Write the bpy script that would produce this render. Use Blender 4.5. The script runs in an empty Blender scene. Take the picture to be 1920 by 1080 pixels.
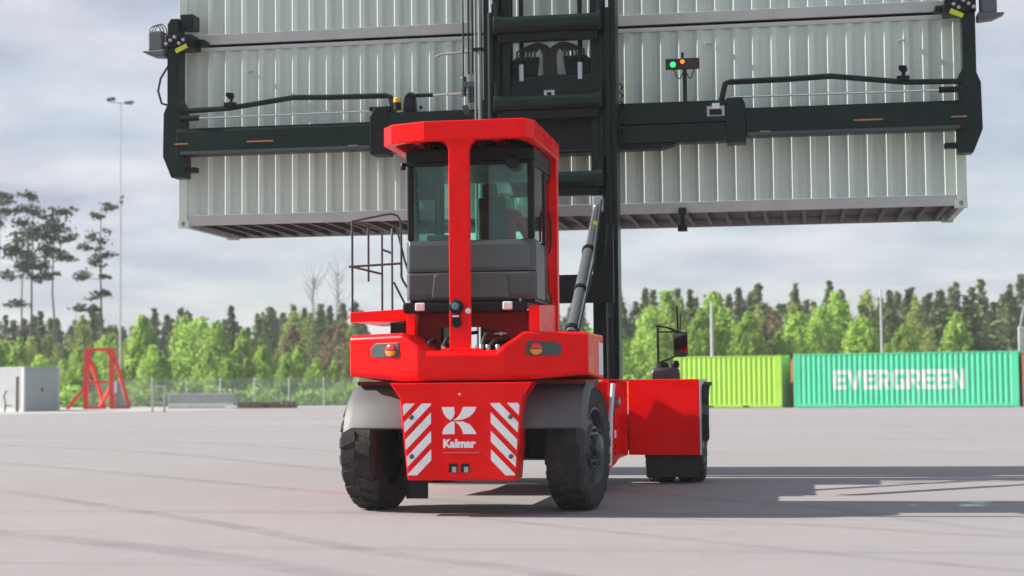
import bpy, bmesh, math, random
import numpy as np
from mathutils import Vector, Matrix, Quaternion

R = math.radians
scene = bpy.context.scene
COL = scene.collection

# ------------------------------------------------------------------ camera, sky, sun, exposure
CAM_LOC = (3.576, -18.366, 1.40)
YAW, PITCH, ROLL = 0.169881, 0.058201, -0.009157
FPX = 3100.0
cam_d = bpy.data.cameras.new("camera")
cam = bpy.data.objects.new("camera", cam_d)
COL.objects.link(cam)
_f = Vector((-math.sin(YAW) * math.cos(PITCH), math.cos(YAW) * math.cos(PITCH), math.sin(PITCH)))
_r = Vector((math.cos(YAW), math.sin(YAW), 0))
_u = _r.cross(_f)
_r2 = _r * math.cos(ROLL) + _u * math.sin(ROLL)
_u2 = -_r * math.sin(ROLL) + _u * math.cos(ROLL)
_M = Matrix((_r2, _u2, -_f)).transposed().to_4x4()
_M.translation = Vector(CAM_LOC)
cam.matrix_world = _M
cam_d.sensor_width = 36
cam_d.lens = FPX / 1920 * 36
cam_d.clip_start = 0.1
cam_d.clip_end = 6000
cam_d.dof.use_dof = True
cam_d.dof.focus_distance = 20.5
cam_d.dof.aperture_fstop = 1.5
scene.camera = cam

SUN_EL, SUN_REAR = 31.0, 2.0      # elevation; degrees towards the rear of the left-hand side
SUN_E = 5.0
sd = Vector((-math.cos(R(SUN_EL)) * math.cos(R(SUN_REAR)), -math.cos(R(SUN_EL)) * math.sin(R(SUN_REAR)), math.sin(R(SUN_EL))))
sun_d = bpy.data.lights.new("sun", 'SUN')
sun_d.energy = SUN_E
sun_d.angle = R(0.53)
sun_d.color = (1.0, 0.95, 0.87)
sun = bpy.data.objects.new("sun", sun_d)
sun.rotation_euler = sd.to_track_quat('Z', 'Y').to_euler()
COL.objects.link(sun)

world = bpy.data.worlds.new("World")
scene.world = world
world.use_nodes = True
wn, wl = world.node_tree.nodes, world.node_tree.links
wn.clear()
def N(nodes, t, **kw):
    n = nodes.new(t)
    for k, v in kw.items():
        setattr(n, k, v)
    return n
w_out = N(wn, 'ShaderNodeOutputWorld')
w_bg = N(wn, 'ShaderNodeBackground')
w_bg.inputs['Strength'].default_value = 0.075
w_sky = N(wn, 'ShaderNodeTexSky', sky_type='NISHITA', sun_disc=False)
w_sky.sun_elevation = R(SUN_EL)
w_sky.sun_rotation = R(-90 - SUN_REAR)
w_sky.air_density = 1.0
w_sky.dust_density = 0.6
w_tc = N(wn, 'ShaderNodeTexCoord')
w_sep = N(wn, 'ShaderNodeSeparateXYZ')
w_zz = N(wn, 'ShaderNodeMath', operation='ADD'); w_zz.inputs[1].default_value = 0.16
w_zm = N(wn, 'ShaderNodeMath', operation='MAXIMUM'); w_zm.inputs[1].default_value = 0.05
w_dx = N(wn, 'ShaderNodeMath', operation='DIVIDE')
w_dy = N(wn, 'ShaderNodeMath', operation='DIVIDE')
w_cmb = N(wn, 'ShaderNodeCombineXYZ')
w_n1 = N(wn, 'ShaderNodeTexNoise'); w_n1.inputs['Scale'].default_value = 1.1; w_n1.inputs['Detail'].default_value = 7; w_n1.inputs['Roughness'].default_value = 0.55; w_n1.inputs['Distortion'].default_value = 0.3
w_rmp = N(wn, 'ShaderNodeValToRGB')
w_rmp.color_ramp.elements[0].position = 0.36; w_rmp.color_ramp.elements[0].color = (0.50, 0.50, 0.50, 1)
w_rmp.color_ramp.elements[1].position = 0.64; w_rmp.color_ramp.elements[1].color = (1, 1, 1, 1)
w_n2 = N(wn, 'ShaderNodeTexNoise'); w_n2.inputs['Scale'].default_value = 2.3; w_n2.inputs['Detail'].default_value = 6
w_cl = N(wn, 'ShaderNodeValToRGB')
w_cl.color_ramp.elements[0].position = 0.36; w_cl.color_ramp.elements[0].color = (3.3, 3.6, 4.5, 1)
w_cl.color_ramp.elements[1].position = 0.64; w_cl.color_ramp.elements[1].color = (5.6, 5.7, 6.1, 1)
w_mix = N(wn, 'ShaderNodeMix', data_type='RGBA')
wl.new(w_tc.outputs['Generated'], w_sep.inputs[0])
wl.new(w_sep.outputs[2], w_zz.inputs[0]); wl.new(w_zz.outputs[0], w_zm.inputs[0])
wl.new(w_sep.outputs[0], w_dx.inputs[0]); wl.new(w_zm.outputs[0], w_dx.inputs[1])
wl.new(w_sep.outputs[1], w_dy.inputs[0]); wl.new(w_zm.outputs[0], w_dy.inputs[1])
wl.new(w_dx.outputs[0], w_cmb.inputs[0]); wl.new(w_dy.outputs[0], w_cmb.inputs[1])
wl.new(w_cmb.outputs[0], w_n1.inputs['Vector']); wl.new(w_cmb.outputs[0], w_n2.inputs['Vector'])
wl.new(w_n1.outputs[0], w_rmp.inputs[0]); wl.new(w_n2.outputs[0], w_cl.inputs[0])
wl.new(w_rmp.outputs[0], w_mix.inputs[0])
wl.new(w_sky.outputs[0], w_mix.inputs[6]); wl.new(w_cl.outputs[0], w_mix.inputs[7])
wl.new(w_mix.outputs[2], w_bg.inputs['Color']); wl.new(w_bg.outputs[0], w_out.inputs['Surface'])

scene.view_settings.view_transform = 'Standard'
scene.view_settings.look = 'None'
scene.view_settings.gamma = 1.0
scene.view_settings.use_curve_mapping = False
scene.view_settings.exposure = 0.9
scene.cycles.max_bounces = 8
scene.cycles.transparent_max_bounces = 16
scene.cycles.use_denoising = True

# ------------------------------------------------------------------ materials
def lin(c):
    return tuple(((v / 255) / 12.92 if v / 255 <= 0.04045 else ((v / 255 + 0.055) / 1.055) ** 2.4) for v in c)
MATS = {}
def mat(name, col, rough=0.5, metal=0.0, var=0.12, scale=3.0, bump=0.0, bscale=40.0, coat=0.0, dirt=0.0, dirtcol=(0.16, 0.13, 0.11), spec=0.5, rvar=0.15, transl=0.0, island=0.0, objvar=0.0, stretch=None):
    if name in MATS:
        return MATS[name]
    m = bpy.data.materials.new(name); m.use_nodes = True
    nt = m.node_tree; n, l = nt.nodes, nt.links
    b = n['Principled BSDF']
    b.inputs['Roughness'].default_value = rough
    b.inputs['Metallic'].default_value = metal
    b.inputs['Specular IOR Level'].default_value = spec
    if coat:
        b.inputs['Coat Weight'].default_value = coat; b.inputs['Coat Roughness'].default_value = 0.12
    tc = N(n, 'ShaderNodeTexCoord')
    vec = tc.outputs['Object']
    if stretch:
        mp = N(n, 'ShaderNodeMapping'); mp.inputs['Scale'].default_value = stretch
        l.new(vec, mp.inputs[0]); vec = mp.outputs[0]
    nz = N(n, 'ShaderNodeTexNoise'); nz.inputs['Scale'].default_value = scale; nz.inputs['Detail'].default_value = 6; nz.inputs['Roughness'].default_value = 0.6
    l.new(vec, nz.inputs['Vector'])
    hsv = N(n, 'ShaderNodeHueSaturation'); hsv.inputs['Color'].default_value = (*col, 1)
    mr = N(n, 'ShaderNodeMapRange'); mr.inputs[1].default_value = 0.25; mr.inputs[2].default_value = 0.75
    mr.inputs[3].default_value = 1 - var; mr.inputs[4].default_value = 1 + var
    l.new(nz.outputs[0], mr.inputs[0])
    val = mr.outputs[0]
    if island:
        g = N(n, 'ShaderNodeNewGeometry')
        m2 = N(n, 'ShaderNodeMapRange'); m2.inputs[3].default_value = 1 - island; m2.inputs[4].default_value = 1 + island
        l.new(g.outputs['Random Per Island'], m2.inputs[0])
        mu = N(n, 'ShaderNodeMath', operation='MULTIPLY'); l.new(val, mu.inputs[0]); l.new(m2.outputs[0], mu.inputs[1]); val = mu.outputs[0]
        m4 = N(n, 'ShaderNodeMapRange'); m4.inputs[3].default_value = 0.5 - island * 0.06; m4.inputs[4].default_value = 0.5 + island * 0.04
        l.new(g.outputs['Random Per Island'], m4.inputs[0]); l.new(m4.outputs[0], hsv.inputs['Hue'])
    if objvar:
        oi = N(n, 'ShaderNodeObjectInfo')
        m3 = N(n, 'ShaderNodeMapRange'); m3.inputs[3].default_value = 1 - objvar; m3.inputs[4].default_value = 1 + objvar
        l.new(oi.outputs['Random'], m3.inputs[0])
        mu = N(n, 'ShaderNodeMath', operation='MULTIPLY'); l.new(val, mu.inputs[0]); l.new(m3.outputs[0], mu.inputs[1]); val = mu.outputs[0]
        if not island:
            m4 = N(n, 'ShaderNodeMapRange'); m4.inputs[3].default_value = 0.485; m4.inputs[4].default_value = 0.515
            l.new(oi.outputs['Random'], m4.inputs[0]); l.new(m4.outputs[0], hsv.inputs['Hue'])
    l.new(val, hsv.inputs['Value'])
    colout = hsv.outputs[0]
    if dirt:
        dn = N(n, 'ShaderNodeTexNoise'); dn.inputs['Scale'].default_value = scale * 0.7; dn.inputs['Detail'].default_value = 9; dn.inputs['Roughness'].default_value = 0.72
        l.new(vec, dn.inputs['Vector'])
        dr = N(n, 'ShaderNodeMapRange'); dr.inputs[1].default_value = 0.5; dr.inputs[2].default_value = 0.78; dr.inputs[3].default_value = 0; dr.inputs[4].default_value = dirt
        l.new(dn.outputs[0], dr.inputs[0])
        mx = N(n, 'ShaderNodeMix', data_type='RGBA'); mx.inputs[7].default_value = (*dirtcol, 1)
        l.new(dr.outputs[0], mx.inputs[0]); l.new(colout, mx.inputs[6]); colout = mx.outputs[2]
    l.new(colout, b.inputs['Base Color'])
    if rvar:
        rr = N(n, 'ShaderNodeMapRange'); rr.inputs[1].default_value = 0.3; rr.inputs[2].default_value = 0.7
        rr.inputs[3].default_value = max(0.02, rough - rvar * rough); rr.inputs[4].default_value = min(1, rough + rvar * rough)
        l.new(nz.outputs[0], rr.inputs[0]); l.new(rr.outputs[0], b.inputs['Roughness'])
    if bump:
        bn = N(n, 'ShaderNodeTexNoise'); bn.inputs['Scale'].default_value = bscale; bn.inputs['Detail'].default_value = 4
        l.new(vec, bn.inputs['Vector'])
        bp = N(n, 'ShaderNodeBump'); bp.inputs['Strength'].default_value = bump; bp.inputs['Distance'].default_value = 0.02
        l.new(bn.outputs[0], bp.inputs['Height']); l.new(bp.outputs[0], b.inputs['Normal'])
    if transl:
        tr = N(n, 'ShaderNodeBsdfTranslucent'); l.new(colout, tr.inputs[0])
        ms = N(n, 'ShaderNodeMixShader'); ms.inputs[0].default_value = transl
        out = n['Material Output']
        l.new(b.outputs[0], ms.inputs[1]); l.new(tr.outputs[0], ms.inputs[2]); l.new(ms.outputs[0], out.inputs[0])
    MATS[name] = m
    return m

RED = mat('red_paint', (0.88, 0.0025, 0.004), rough=0.28, spec=0.14, var=0.05, scale=1.5, dirt=0.16, dirtcol=(0.50, 0.07, 0.065), rvar=.45)
REDSHADE = mat('red_paint_shaded', (0.13, 0.004, 0.005), rough=0.5, spec=.15, var=0.2, dirt=0.4, dirtcol=(0.05, 0.02, 0.02))  # same red body paint, darkened in its colour to stand for shade
BLK = mat('black_frame_paint', (0.007, 0.008, 0.009), rough=0.40, spec=.2, var=0.2, scale=2, dirt=0.14, dirtcol=(0.06, 0.057, 0.055))
GRN = mat('dark_green_black_paint', (0.0055, 0.0165, 0.013), rough=0.36, spec=.22, var=0.22, scale=2, dirt=0.14, dirtcol=(0.05, 0.065, 0.06))
GREY = mat('cab_grey_panel', (0.066, 0.08, 0.083), rough=0.38, spec=.35, var=0.08, scale=2, dirt=0.12)
GUARD = mat('mudguard_plastic', (0.085, 0.085, 0.088), rough=0.55, var=0.1, scale=3, dirt=0.35, dirtcol=(0.2, 0.19, 0.18), bump=0.15, bscale=120)
RUB = mat('tyre_rubber', (0.019, 0.018, 0.018), rough=0.85, var=0.3, scale=6, dirt=0.8, dirtcol=(0.105, 0.088, 0.078), bump=0.35, bscale=60)
RIM = mat('rim_paint', (0.05, 0.06, 0.062), rough=0.4, metal=0.3, var=0.2, dirt=0.3, dirtcol=(0.12, 0.11, 0.10))
STEEL = mat('bare_steel', (0.42, 0.43, 0.44), rough=0.3, metal=0.9, var=0.1)
CHROME = mat('cylinder_rod_chrome', (0.7, 0.72, 0.73), rough=0.15, metal=1.0, var=0.05)
HOSE = mat('hose_rubber', (0.02, 0.022, 0.022), rough=0.6, var=0.2)
WHT = mat('white_marking', (0.78, 0.79, 0.8), rough=0.45, var=0.05, scale=6, dirt=0.15, dirtcol=(0.4, 0.38, 0.36))
LAMPW = mat('lamp_lens_white', (0.75, 0.74, 0.74), rough=0.2, var=0.04)
LENSR = mat('lens_red', (0.75, 0.01, 0.015), rough=0.15, coat=0.6, var=0.04)
LENSO = mat('lens_orange', (0.9, 0.28, 0.015), rough=0.15, coat=0.6, var=0.04)
AMB = mat('amber_beacon', (0.85, 0.42, 0.02), rough=0.2, coat=0.5, var=0.05)
YEL = mat('yellow_lock_indicator', (0.62, 0.68, 0.04), rough=0.5, var=0.15)
RUST = mat('orange_wear_strip', (0.48, 0.22, 0.08), rough=0.7, var=0.3, scale=12)
CONT = mat('container_grey', (0.55, 0.635, 0.57), rough=0.42, spec=.4, var=0.07, scale=1.2, stretch=(1.6, 1.6, .22), dirt=0.30, dirtcol=(0.34, 0.33, 0.32), bump=0.22, bscale=2.2)
CONTR = mat('container_rail_grey', (0.44, 0.455, 0.445), rough=0.5, spec=.35, var=0.10, scale=2.5, dirt=0.25, dirtcol=(0.25, 0.22, 0.21))
UNDER = mat('container_underside', (0.095, 0.08, 0.084), rough=0.75, var=0.25, scale=3, dirt=0.4, dirtcol=(0.06, 0.05, 0.05))
HOLE = mat('dark_cavity', (0.008, 0.008, 0.009), rough=0.9, var=0.1)
LIME = mat('lime_container_paint', (0.44, 0.78, 0.075), rough=0.42, var=0.06, scale=1.0, dirt=0.12, dirtcol=(0.5, 0.55, 0.2))
TEAL = mat('teal_container_paint', (0.075, 0.63, 0.34), rough=0.42, var=0.08, scale=0.8, dirt=0.35, dirtcol=(0.30, 0.52, 0.44))
ORNG = mat('rust_orange_container_paint', (0.46, 0.17, 0.075), rough=0.5, var=0.15, scale=1.0, dirt=0.3)
WHITEC = mat('white_container_paint', (0.44, 0.45, 0.465), rough=0.5, var=0.06, scale=1.0, dirt=0.25, dirtcol=(0.42, 0.4, 0.38))
DOORG = mat('grey_door_paint', (0.30, 0.335, 0.335), rough=0.5, var=0.05, scale=1.0, dirt=0.1)
CONC = mat('concrete', (0.36, 0.36, 0.36), rough=0.9, var=0.15, scale=2, dirt=0.25, bump=0.3, bscale=20)
GALV = mat('galvanised_steel', (0.52, 0.54, 0.56), rough=0.5, metal=0.4, var=0.12, scale=5)
POLE = mat('light_pole_paint', (0.48, 0.49, 0.51), rough=0.5, var=0.06)
WOOD = mat('weathered_wood', (0.17, 0.115, 0.08), rough=0.9, var=0.3, scale=5)
REDF = mat('red_frame_paint', (0.82, 0.02, 0.02), rough=0.5, var=0.12, dirt=0.2, dirtcol=(0.45, 0.12, 0.1))
BARK = mat('pine_bark', (0.16, 0.11, 0.085), rough=0.95, var=0.35, scale=4)
BBARK = mat('birch_bark', (0.34, 0.31, 0.28), rough=0.9, var=0.4, scale=5)
DEADB = mat('dead_bark', (0.19, 0.155, 0.135), rough=0.95, var=0.3, scale=4)
L_BIR = mat('birch_leaves', (0.37, 0.53, 0.12), rough=0.6, spec=.2, var=0.25, scale=0.5, island=0.25, objvar=0.2, transl=0.5)
L_YEL = mat('young_olive_leaves', (0.33, 0.41, 0.12), rough=0.6, spec=.2, var=0.25, scale=0.5, island=0.35, objvar=0.2, transl=0.42)
L_SPR = mat('spruce_needles', (0.15, 0.205, 0.08), rough=0.6, spec=.2, var=0.3, scale=0.3, island=0.25, objvar=0.35, transl=0.25)
L_BRN = mat('brown_twiggy_leaves', (0.27, 0.22, 0.125), rough=0.7, spec=.2, var=0.25, scale=0.5, island=0.3, objvar=0.15, transl=0.3)
L_PIN = mat('pine_needles', (0.075, 0.105, 0.05), rough=0.6, spec=.2, var=0.25, scale=0.5, island=0.4, objvar=0.15, transl=0.12)
L_GRS = mat('undergrowth_leaves', (0.31, 0.50, 0.10), rough=0.6, spec=.2, var=0.35, scale=0.25, island=0.35, transl=0.45)
SKIN = mat('skin', (0.45, 0.27, 0.20), rough=0.5, var=0.06)
JACK = mat('red_work_jacket', (0.50, 0.03, 0.045), rough=0.8, var=0.15)
TROU = mat('dark_trousers', (0.03, 0.032, 0.04), rough=0.85, var=0.15)
HELM = mat('white_helmet', (0.72, 0.72, 0.72), rough=0.3, var=0.03)
SEATM = mat('seat_fabric', (0.02, 0.02, 0.022), rough=0.8, var=0.2)

def glass_mat(name, tint, gl):
    m = bpy.data.materials.new(name); m.use_nodes = True
    n, l = m.node_tree.nodes, m.node_tree.links
    n.remove(n['Principled BSDF'])
    t = N(n, 'ShaderNodeBsdfTransparent'); t.inputs[0].default_value = (*tint, 1)
    g = N(n, 'ShaderNodeBsdfGlossy'); g.inputs['Roughness'].default_value = 0.03; g.inputs[0].default_value = (0.9, 0.95, 0.93, 1)
    fr = N(n, 'ShaderNodeFresnel'); fr.inputs[0].default_value = 1.5
    ad = N(n, 'ShaderNodeMath', operation='ADD'); ad.inputs[1].default_value = gl
    ms = N(n, 'ShaderNodeMixShader')
    l.new(fr.outputs[0], ad.inputs[0]); l.new(ad.outputs[0], ms.inputs[0])
    l.new(t.outputs[0], ms.inputs[1]); l.new(g.outputs[0], ms.inputs[2]); l.new(ms.outputs[0], n['Material Output'].inputs[0])
    return m
GLASS = glass_mat('green_tinted_glass', (0.78, 0.992, 0.925), 0.0)
MIRR = mat('mirror_glass', (0.75, 0.78, 0.8), rough=0.04, metal=1.0, var=0.02, rvar=0)

def emit_mat(name, col, s):
    m = bpy.data.materials.new(name); m.use_nodes = True
    b = m.node_tree.nodes['Principled BSDF']
    b.inputs['Base Color'].default_value = (*col, 1); b.inputs['Emission Color'].default_value = (*col, 1); b.inputs['Emission Strength'].default_value = s
    return m
LEDG = emit_mat('green_signal_lamp', (0.02, 0.8, 0.12), 1.2)
LEDO = emit_mat('orange_signal_lamp', (0.9, 0.2, 0.02), 0.8)

# ------------------------------------------------------------------ mesh helpers
class MB:
    def __init__(self):
        self.v, self.f = [], []
    def add(self, vs, fs):
        o = len(self.v); self.v += [tuple(p) for p in vs]; self.f += [tuple(i + o for i in q) for q in fs]
        return self
    def box(self, x0, x1, y0, y1, z0, z1):
        return self.add([(x0, y0, z0), (x1, y0, z0), (x1, y1, z0), (x0, y1, z0), (x0, y0, z1), (x1, y0, z1), (x1, y1, z1), (x0, y1, z1)],
                        [(0, 3, 2, 1), (4, 5, 6, 7), (0, 1, 5, 4), (1, 2, 6, 5), (2, 3, 7, 6), (3, 0, 4, 7)])
    def obox(self, c, s, rot=None):
        rot = rot or Matrix.Identity(3)
        c = Vector(c); h = Vector(s) / 2
        vs = [c + rot @ Vector((sx * h.x, sy * h.y, sz * h.z)) for sz in (-1, 1) for sx, sy in ((-1, -1), (1, -1), (1, 1), (-1, 1))]
        return self.add(vs, [(0, 3, 2, 1), (4, 5, 6, 7), (0, 1, 5, 4), (1, 2, 6, 5), (2, 3, 7, 6), (3, 0, 4, 7)])
    def prism(self, pts, plane, a, b):
        n = len(pts)
        def P(p, t):
            return {'xz': (p[0], t, p[1]), 'xy': (p[0], p[1], t), 'yz': (t, p[0], p[1])}[plane]
        vs = [P(p, a) for p in pts] + [P(p, b) for p in pts]
        fs = [tuple(range(n))[::-1], tuple(range(n, 2 * n))] + [(i, (i + 1) % n, n + (i + 1) % n, n + i) for i in range(n)]
        return self.add(vs, fs)
    def loft(self, rings, cap=True, closed=True):
        n = len(rings[0]); vs = [p for r in rings for p in r]; fs = []
        for k in range(len(rings) - 1):
            for i in range(n if closed else n - 1):
                j = (i + 1) % n
                fs.append((k * n + i, k * n + j, (k + 1) * n + j, (k + 1) * n + i))
        if cap:
            fs.append(tuple(range(n))[::-1]); fs.append(tuple(range((len(rings) - 1) * n, len(rings) * n)))
        return self.add(vs, fs)
    def tube(self, pts, r, n=8):
        pts = [Vector(p) for p in pts]
        rs = r if isinstance(r, (list, tuple)) else [r] * len(pts)
        rings = []; up = None
        for i, p in enumerate(pts):
            t = (pts[min(i + 1, len(pts) - 1)] - pts[max(i - 1, 0)]).normalized()
            if up is None:
                up = Vector((0, 0, 1)) if abs(t.z) < 0.9 else Vector((1, 0, 0))
            up = (up - t * up.dot(t)).normalized()
            s = t.cross(up)
            rings.append([p + (up * math.cos(2 * math.pi * k / n) + s * math.sin(2 * math.pi * k / n)) * rs[i] for k in range(n)])
        return self.loft(rings)
    def lathe(self, prof, c, axis='x', n=32, cap=True):
        rings = []
        for r, a in prof:
            ring = []
            for k in range(n):
                th = 2 * math.pi * k / n
                u, w = r * math.cos(th), r * math.sin(th)
                ring.append({'x': (c[0] + a, c[1] + u, c[2] + w), 'y': (c[0] + u, c[1] + a, c[2] + w), 'z': (c[0] + u, c[1] + w, c[2] + a)}[axis])
            rings.append(ring)
        return self.loft(rings, cap=cap)
    def build(self, name, m, parent=None, bevel=0.0, smooth=None, recalc=True, seg=2):
        me = bpy.data.meshes.new(name)
        me.from_pydata(self.v, [], self.f)
        if recalc:
            bm = bmesh.new(); bm.from_mesh(me); bmesh.ops.recalc_face_normals(bm, faces=bm.faces); bm.to_mesh(me); bm.free()
        me.materials.append(m)
        if smooth:
            me.polygons.foreach_set('use_smooth', [True] * len(me.polygons))
            me.set_sharp_from_angle(angle=R(smooth))
        me.update()
        o = bpy.data.objects.new(name, me); COL.objects.link(o)
        if parent:
            o.parent = parent
        if bevel:
            b = o.modifiers.new('bevel', 'BEVEL'); b.width = bevel; b.segments = seg; b.limit_method = 'ANGLE'; b.angle_limit = R(35)
        return o
def empty(name, loc=(0, 0, 0), rz=0, parent=None):
    o = bpy.data.objects.new(name, None); COL.objects.link(o)
    o.location = loc; o.rotation_euler = (0, 0, rz); o.empty_display_size = 0.2
    if parent:
        o.parent = parent
    return o
def tag(o, label, cat, group=None):
    o['label'] = label; o['category'] = cat
    if group:
        o['group'] = group
    return o
def struct(o, kind='structure'):
    o['kind'] = kind
    return o
def copy_tree(o, parent=None):
    c = o.copy(); COL.objects.link(c); c.parent = parent
    for ch in list(o.children):
        copy_tree(ch, c)
    return c
def text_mesh(body, size, bold=0.0, extr=0.002):
    cu = bpy.data.curves.new('txt', 'FONT'); cu.body = body; cu.size = size; cu.offset = bold; cu.extrude = extr; cu.align_x = 'CENTER'; cu.resolution_u = 3
    to = bpy.data.objects.new('txt', cu); COL.objects.link(to)
    dg = bpy.context.evaluated_depsgraph_get()
    me = bpy.data.meshes.new_from_object(to.evaluated_get(dg))
    COL.objects.unlink(to); bpy.data.objects.remove(to)
    return me
def clip(poly, a, b, c):          # keep a*x+b*y<=c
    out = []
    for i in range(len(poly)):
        p, q = poly[i], poly[(i + 1) % len(poly)]
        dp, dq = a * p[0] + b * p[1] - c, a * q[0] + b * q[1] - c
        if dp <= 0:
            out.append(p)
        if dp * dq < 0:
            t = dp / (dp - dq); out.append((p[0] + t * (q[0] - p[0]), p[1] + t * (q[1] - p[1])))
    return out

# ------------------------------------------------------------------ ground
def ground_mat():
    m = bpy.data.materials.new('worn_asphalt'); m.use_nodes = True
    n, l = m.node_tree.nodes, m.node_tree.links
    b = n['Principled BSDF']; b.inputs['Roughness'].default_value = 0.88; b.inputs['Specular IOR Level'].default_value = 0.3
    tc = N(n, 'ShaderNodeTexCoord')
    big = N(n, 'ShaderNodeTexNoise'); big.inputs['Scale'].default_value = 0.10; big.inputs['Detail'].default_value = 6
    mp0 = N(n, 'ShaderNodeMapping'); mp0.inputs['Scale'].default_value = (0.35, 1.6, 1)
    l.new(tc.outputs['Object'], mp0.inputs[0]); l.new(mp0.outputs[0], big.inputs['Vector'])
    fine = N(n, 'ShaderNodeTexNoise'); fine.inputs['Scale'].default_value = 22; fine.inputs['Detail'].default_value = 8; fine.inputs['Roughness'].default_value = 0.75
    l.new(tc.outputs['Object'], fine.inputs['Vector'])
    mid = N(n, 'ShaderNodeTexNoise'); mid.inputs['Scale'].default_value = 1.4; mid.inputs['Detail'].default_value = 8; mid.inputs['Roughness'].default_value = 0.65
    l.new(tc.outputs['Object'], mid.inputs['Vector'])
    def band(sx, sy, rot, lo, hi, dist, seed):
        mp = N(n, 'ShaderNodeMapping'); mp.inputs['Rotation'].default_value = (0, 0, rot); mp.inputs['Scale'].default_value = (sx, sy, 1); mp.inputs['Location'].default_value = (seed, seed * 1.7, 0)
        l.new(tc.outputs['Object'], mp.inputs[0])
        nz = N(n, 'ShaderNodeTexNoise'); nz.inputs['Scale'].default_value = 1; nz.inputs['Detail'].default_value = 3; nz.inputs['Distortion'].default_value = dist
        l.new(mp.outputs[0], nz.inputs['Vector'])
        r = N(n, 'ShaderNodeMapRange', interpolation_type='SMOOTHSTEP'); r.inputs[1].default_value = lo; r.inputs[2].default_value = hi
        l.new(nz.outputs[0], r.inputs[0]); return r.outputs[0]
    b1 = band(0.03, 1.1, R(12), 0.60, 0.72, 0.25, 3.1)
    b2 = band(0.022, 0.8, R(-9), 0.60, 0.74, 0.3, 7.7)
    b3 = band(0.05, 2.6, R(17), 0.62, 0.72, 0.15, 12.3)
    def M(op, a, c):
        x = N(n, 'ShaderNodeMath', operation=op)
        for i, s in enumerate((a, c)):
            if isinstance(s, (int, float)):
                x.inputs[i].default_value = s
            else:
                l.new(s, x.inputs[i])
        return x.outputs[0]
    marks = M('ADD', M('ADD', M('MULTIPLY', b1, 0.16), M('MULTIPLY', b2, 0.13)), M('MULTIPLY', b3, 0.10))
    marks = M('MULTIPLY', marks, M('ADD', mid.outputs[0], 0.45))
    v = M('ADD', M('MULTIPLY', big.outputs[0], 0.26), M('MULTIPLY', mid.outputs[0], 0.18))
    v = M('ADD', v, M('MULTIPLY', fine.outputs[0], 0.52))
    v = M('ADD', v, 0.52)
    v = M('MULTIPLY', v, M('SUBTRACT', 1.0, marks))
    dm = N(n, 'ShaderNodeMix', data_type='VECTOR'); dm.inputs[0].default_value = .06
    l.new(tc.outputs['Object'], dm.inputs[4]); l.new(mid.outputs['Color'], dm.inputs[5])
    dmp = N(n, 'ShaderNodeVectorMath', operation='MULTIPLY_ADD'); dmp.inputs[1].default_value = (1.6, 1.6, 0); l.new(mid.outputs['Color'], dmp.inputs[0]); l.new(tc.outputs['Object'], dmp.inputs[2])
    vo = N(n, 'ShaderNodeTexVoronoi', feature='DISTANCE_TO_EDGE'); vo.inputs['Scale'].default_value = .16; l.new(dmp.outputs[0], vo.inputs['Vector'])
    cr = N(n, 'ShaderNodeMapRange', interpolation_type='SMOOTHSTEP'); cr.inputs[1].default_value = .0; cr.inputs[2].default_value = .006; cr.inputs[3].default_value = .93; cr.inputs[4].default_value = 1.0
    l.new(vo.outputs['Distance'], cr.inputs[0]); v = M('MULTIPLY', v, cr.outputs[0])
    st_ = N(n, 'ShaderNodeTexNoise'); st_.inputs['Scale'].default_value = .55; st_.inputs['Detail'].default_value = 9; st_.inputs['Roughness'].default_value = .75; l.new(tc.outputs['Object'], st_.inputs['Vector'])
    sr = N(n, 'ShaderNodeMapRange', interpolation_type='SMOOTHSTEP'); sr.inputs[1].default_value = .60; sr.inputs[2].default_value = .72; sr.inputs[3].default_value = 1.0; sr.inputs[4].default_value = .78
    l.new(st_.outputs[0], sr.inputs[0]); v = M('MULTIPLY', v, sr.outputs[0])
    hsv = N(n, 'ShaderNodeHueSaturation'); hsv.inputs['Color'].default_value = (0.278, 0.258, 0.260, 1)
    l.new(v, hsv.inputs['Value']); l.new(hsv.outputs[0], b.inputs['Base Color'])
    bp = N(n, 'ShaderNodeBump'); bp.inputs['Strength'].default_value = 0.35; bp.inputs['Distance'].default_value = 0.01
    l.new(fine.outputs[0], bp.inputs['Height']); l.new(bp.outputs[0], b.inputs['Normal'])
    return m
g = MB().add([(-1500, -300, 0), (1500, -300, 0), (1500, 2200, 0), (-1500, 2200, 0)], [(0, 1, 2, 3)]).build('ground', mat('meadow_ground', (0.09, 0.13, 0.035), rough=0.95, var=0.35, scale=0.15, dirt=0.4, dirtcol=(0.14, 0.12, 0.07)))
struct(g)
a = MB().add([(-140, -60, .004), (120, -60, .004), (120, 96, .004), (-24, 96, .004), (-30, 92, .004), (-33, 78, .004), (-40, 68, .004), (-60, 60, .004), (-140, 56, .004)], [tuple(range(9))]).build('asphalt_yard', ground_mat())
struct(a)
gv = MB().add([(-140, 54, .008), (-60, 58, .008), (-39.5, 67, .008), (-32.6, 77, .008), (-29.5, 91.5, .008), (-24, 96.2, .008), (-24, 98, .008), (-140, 98, .008)], [tuple(range(8))]).build('gravel_verge', mat('pale_gravel', (0.40, 0.395, 0.375), rough=0.95, var=0.12, scale=1.5, dirt=0.2, bump=0.4, bscale=30))
struct(gv)

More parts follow.
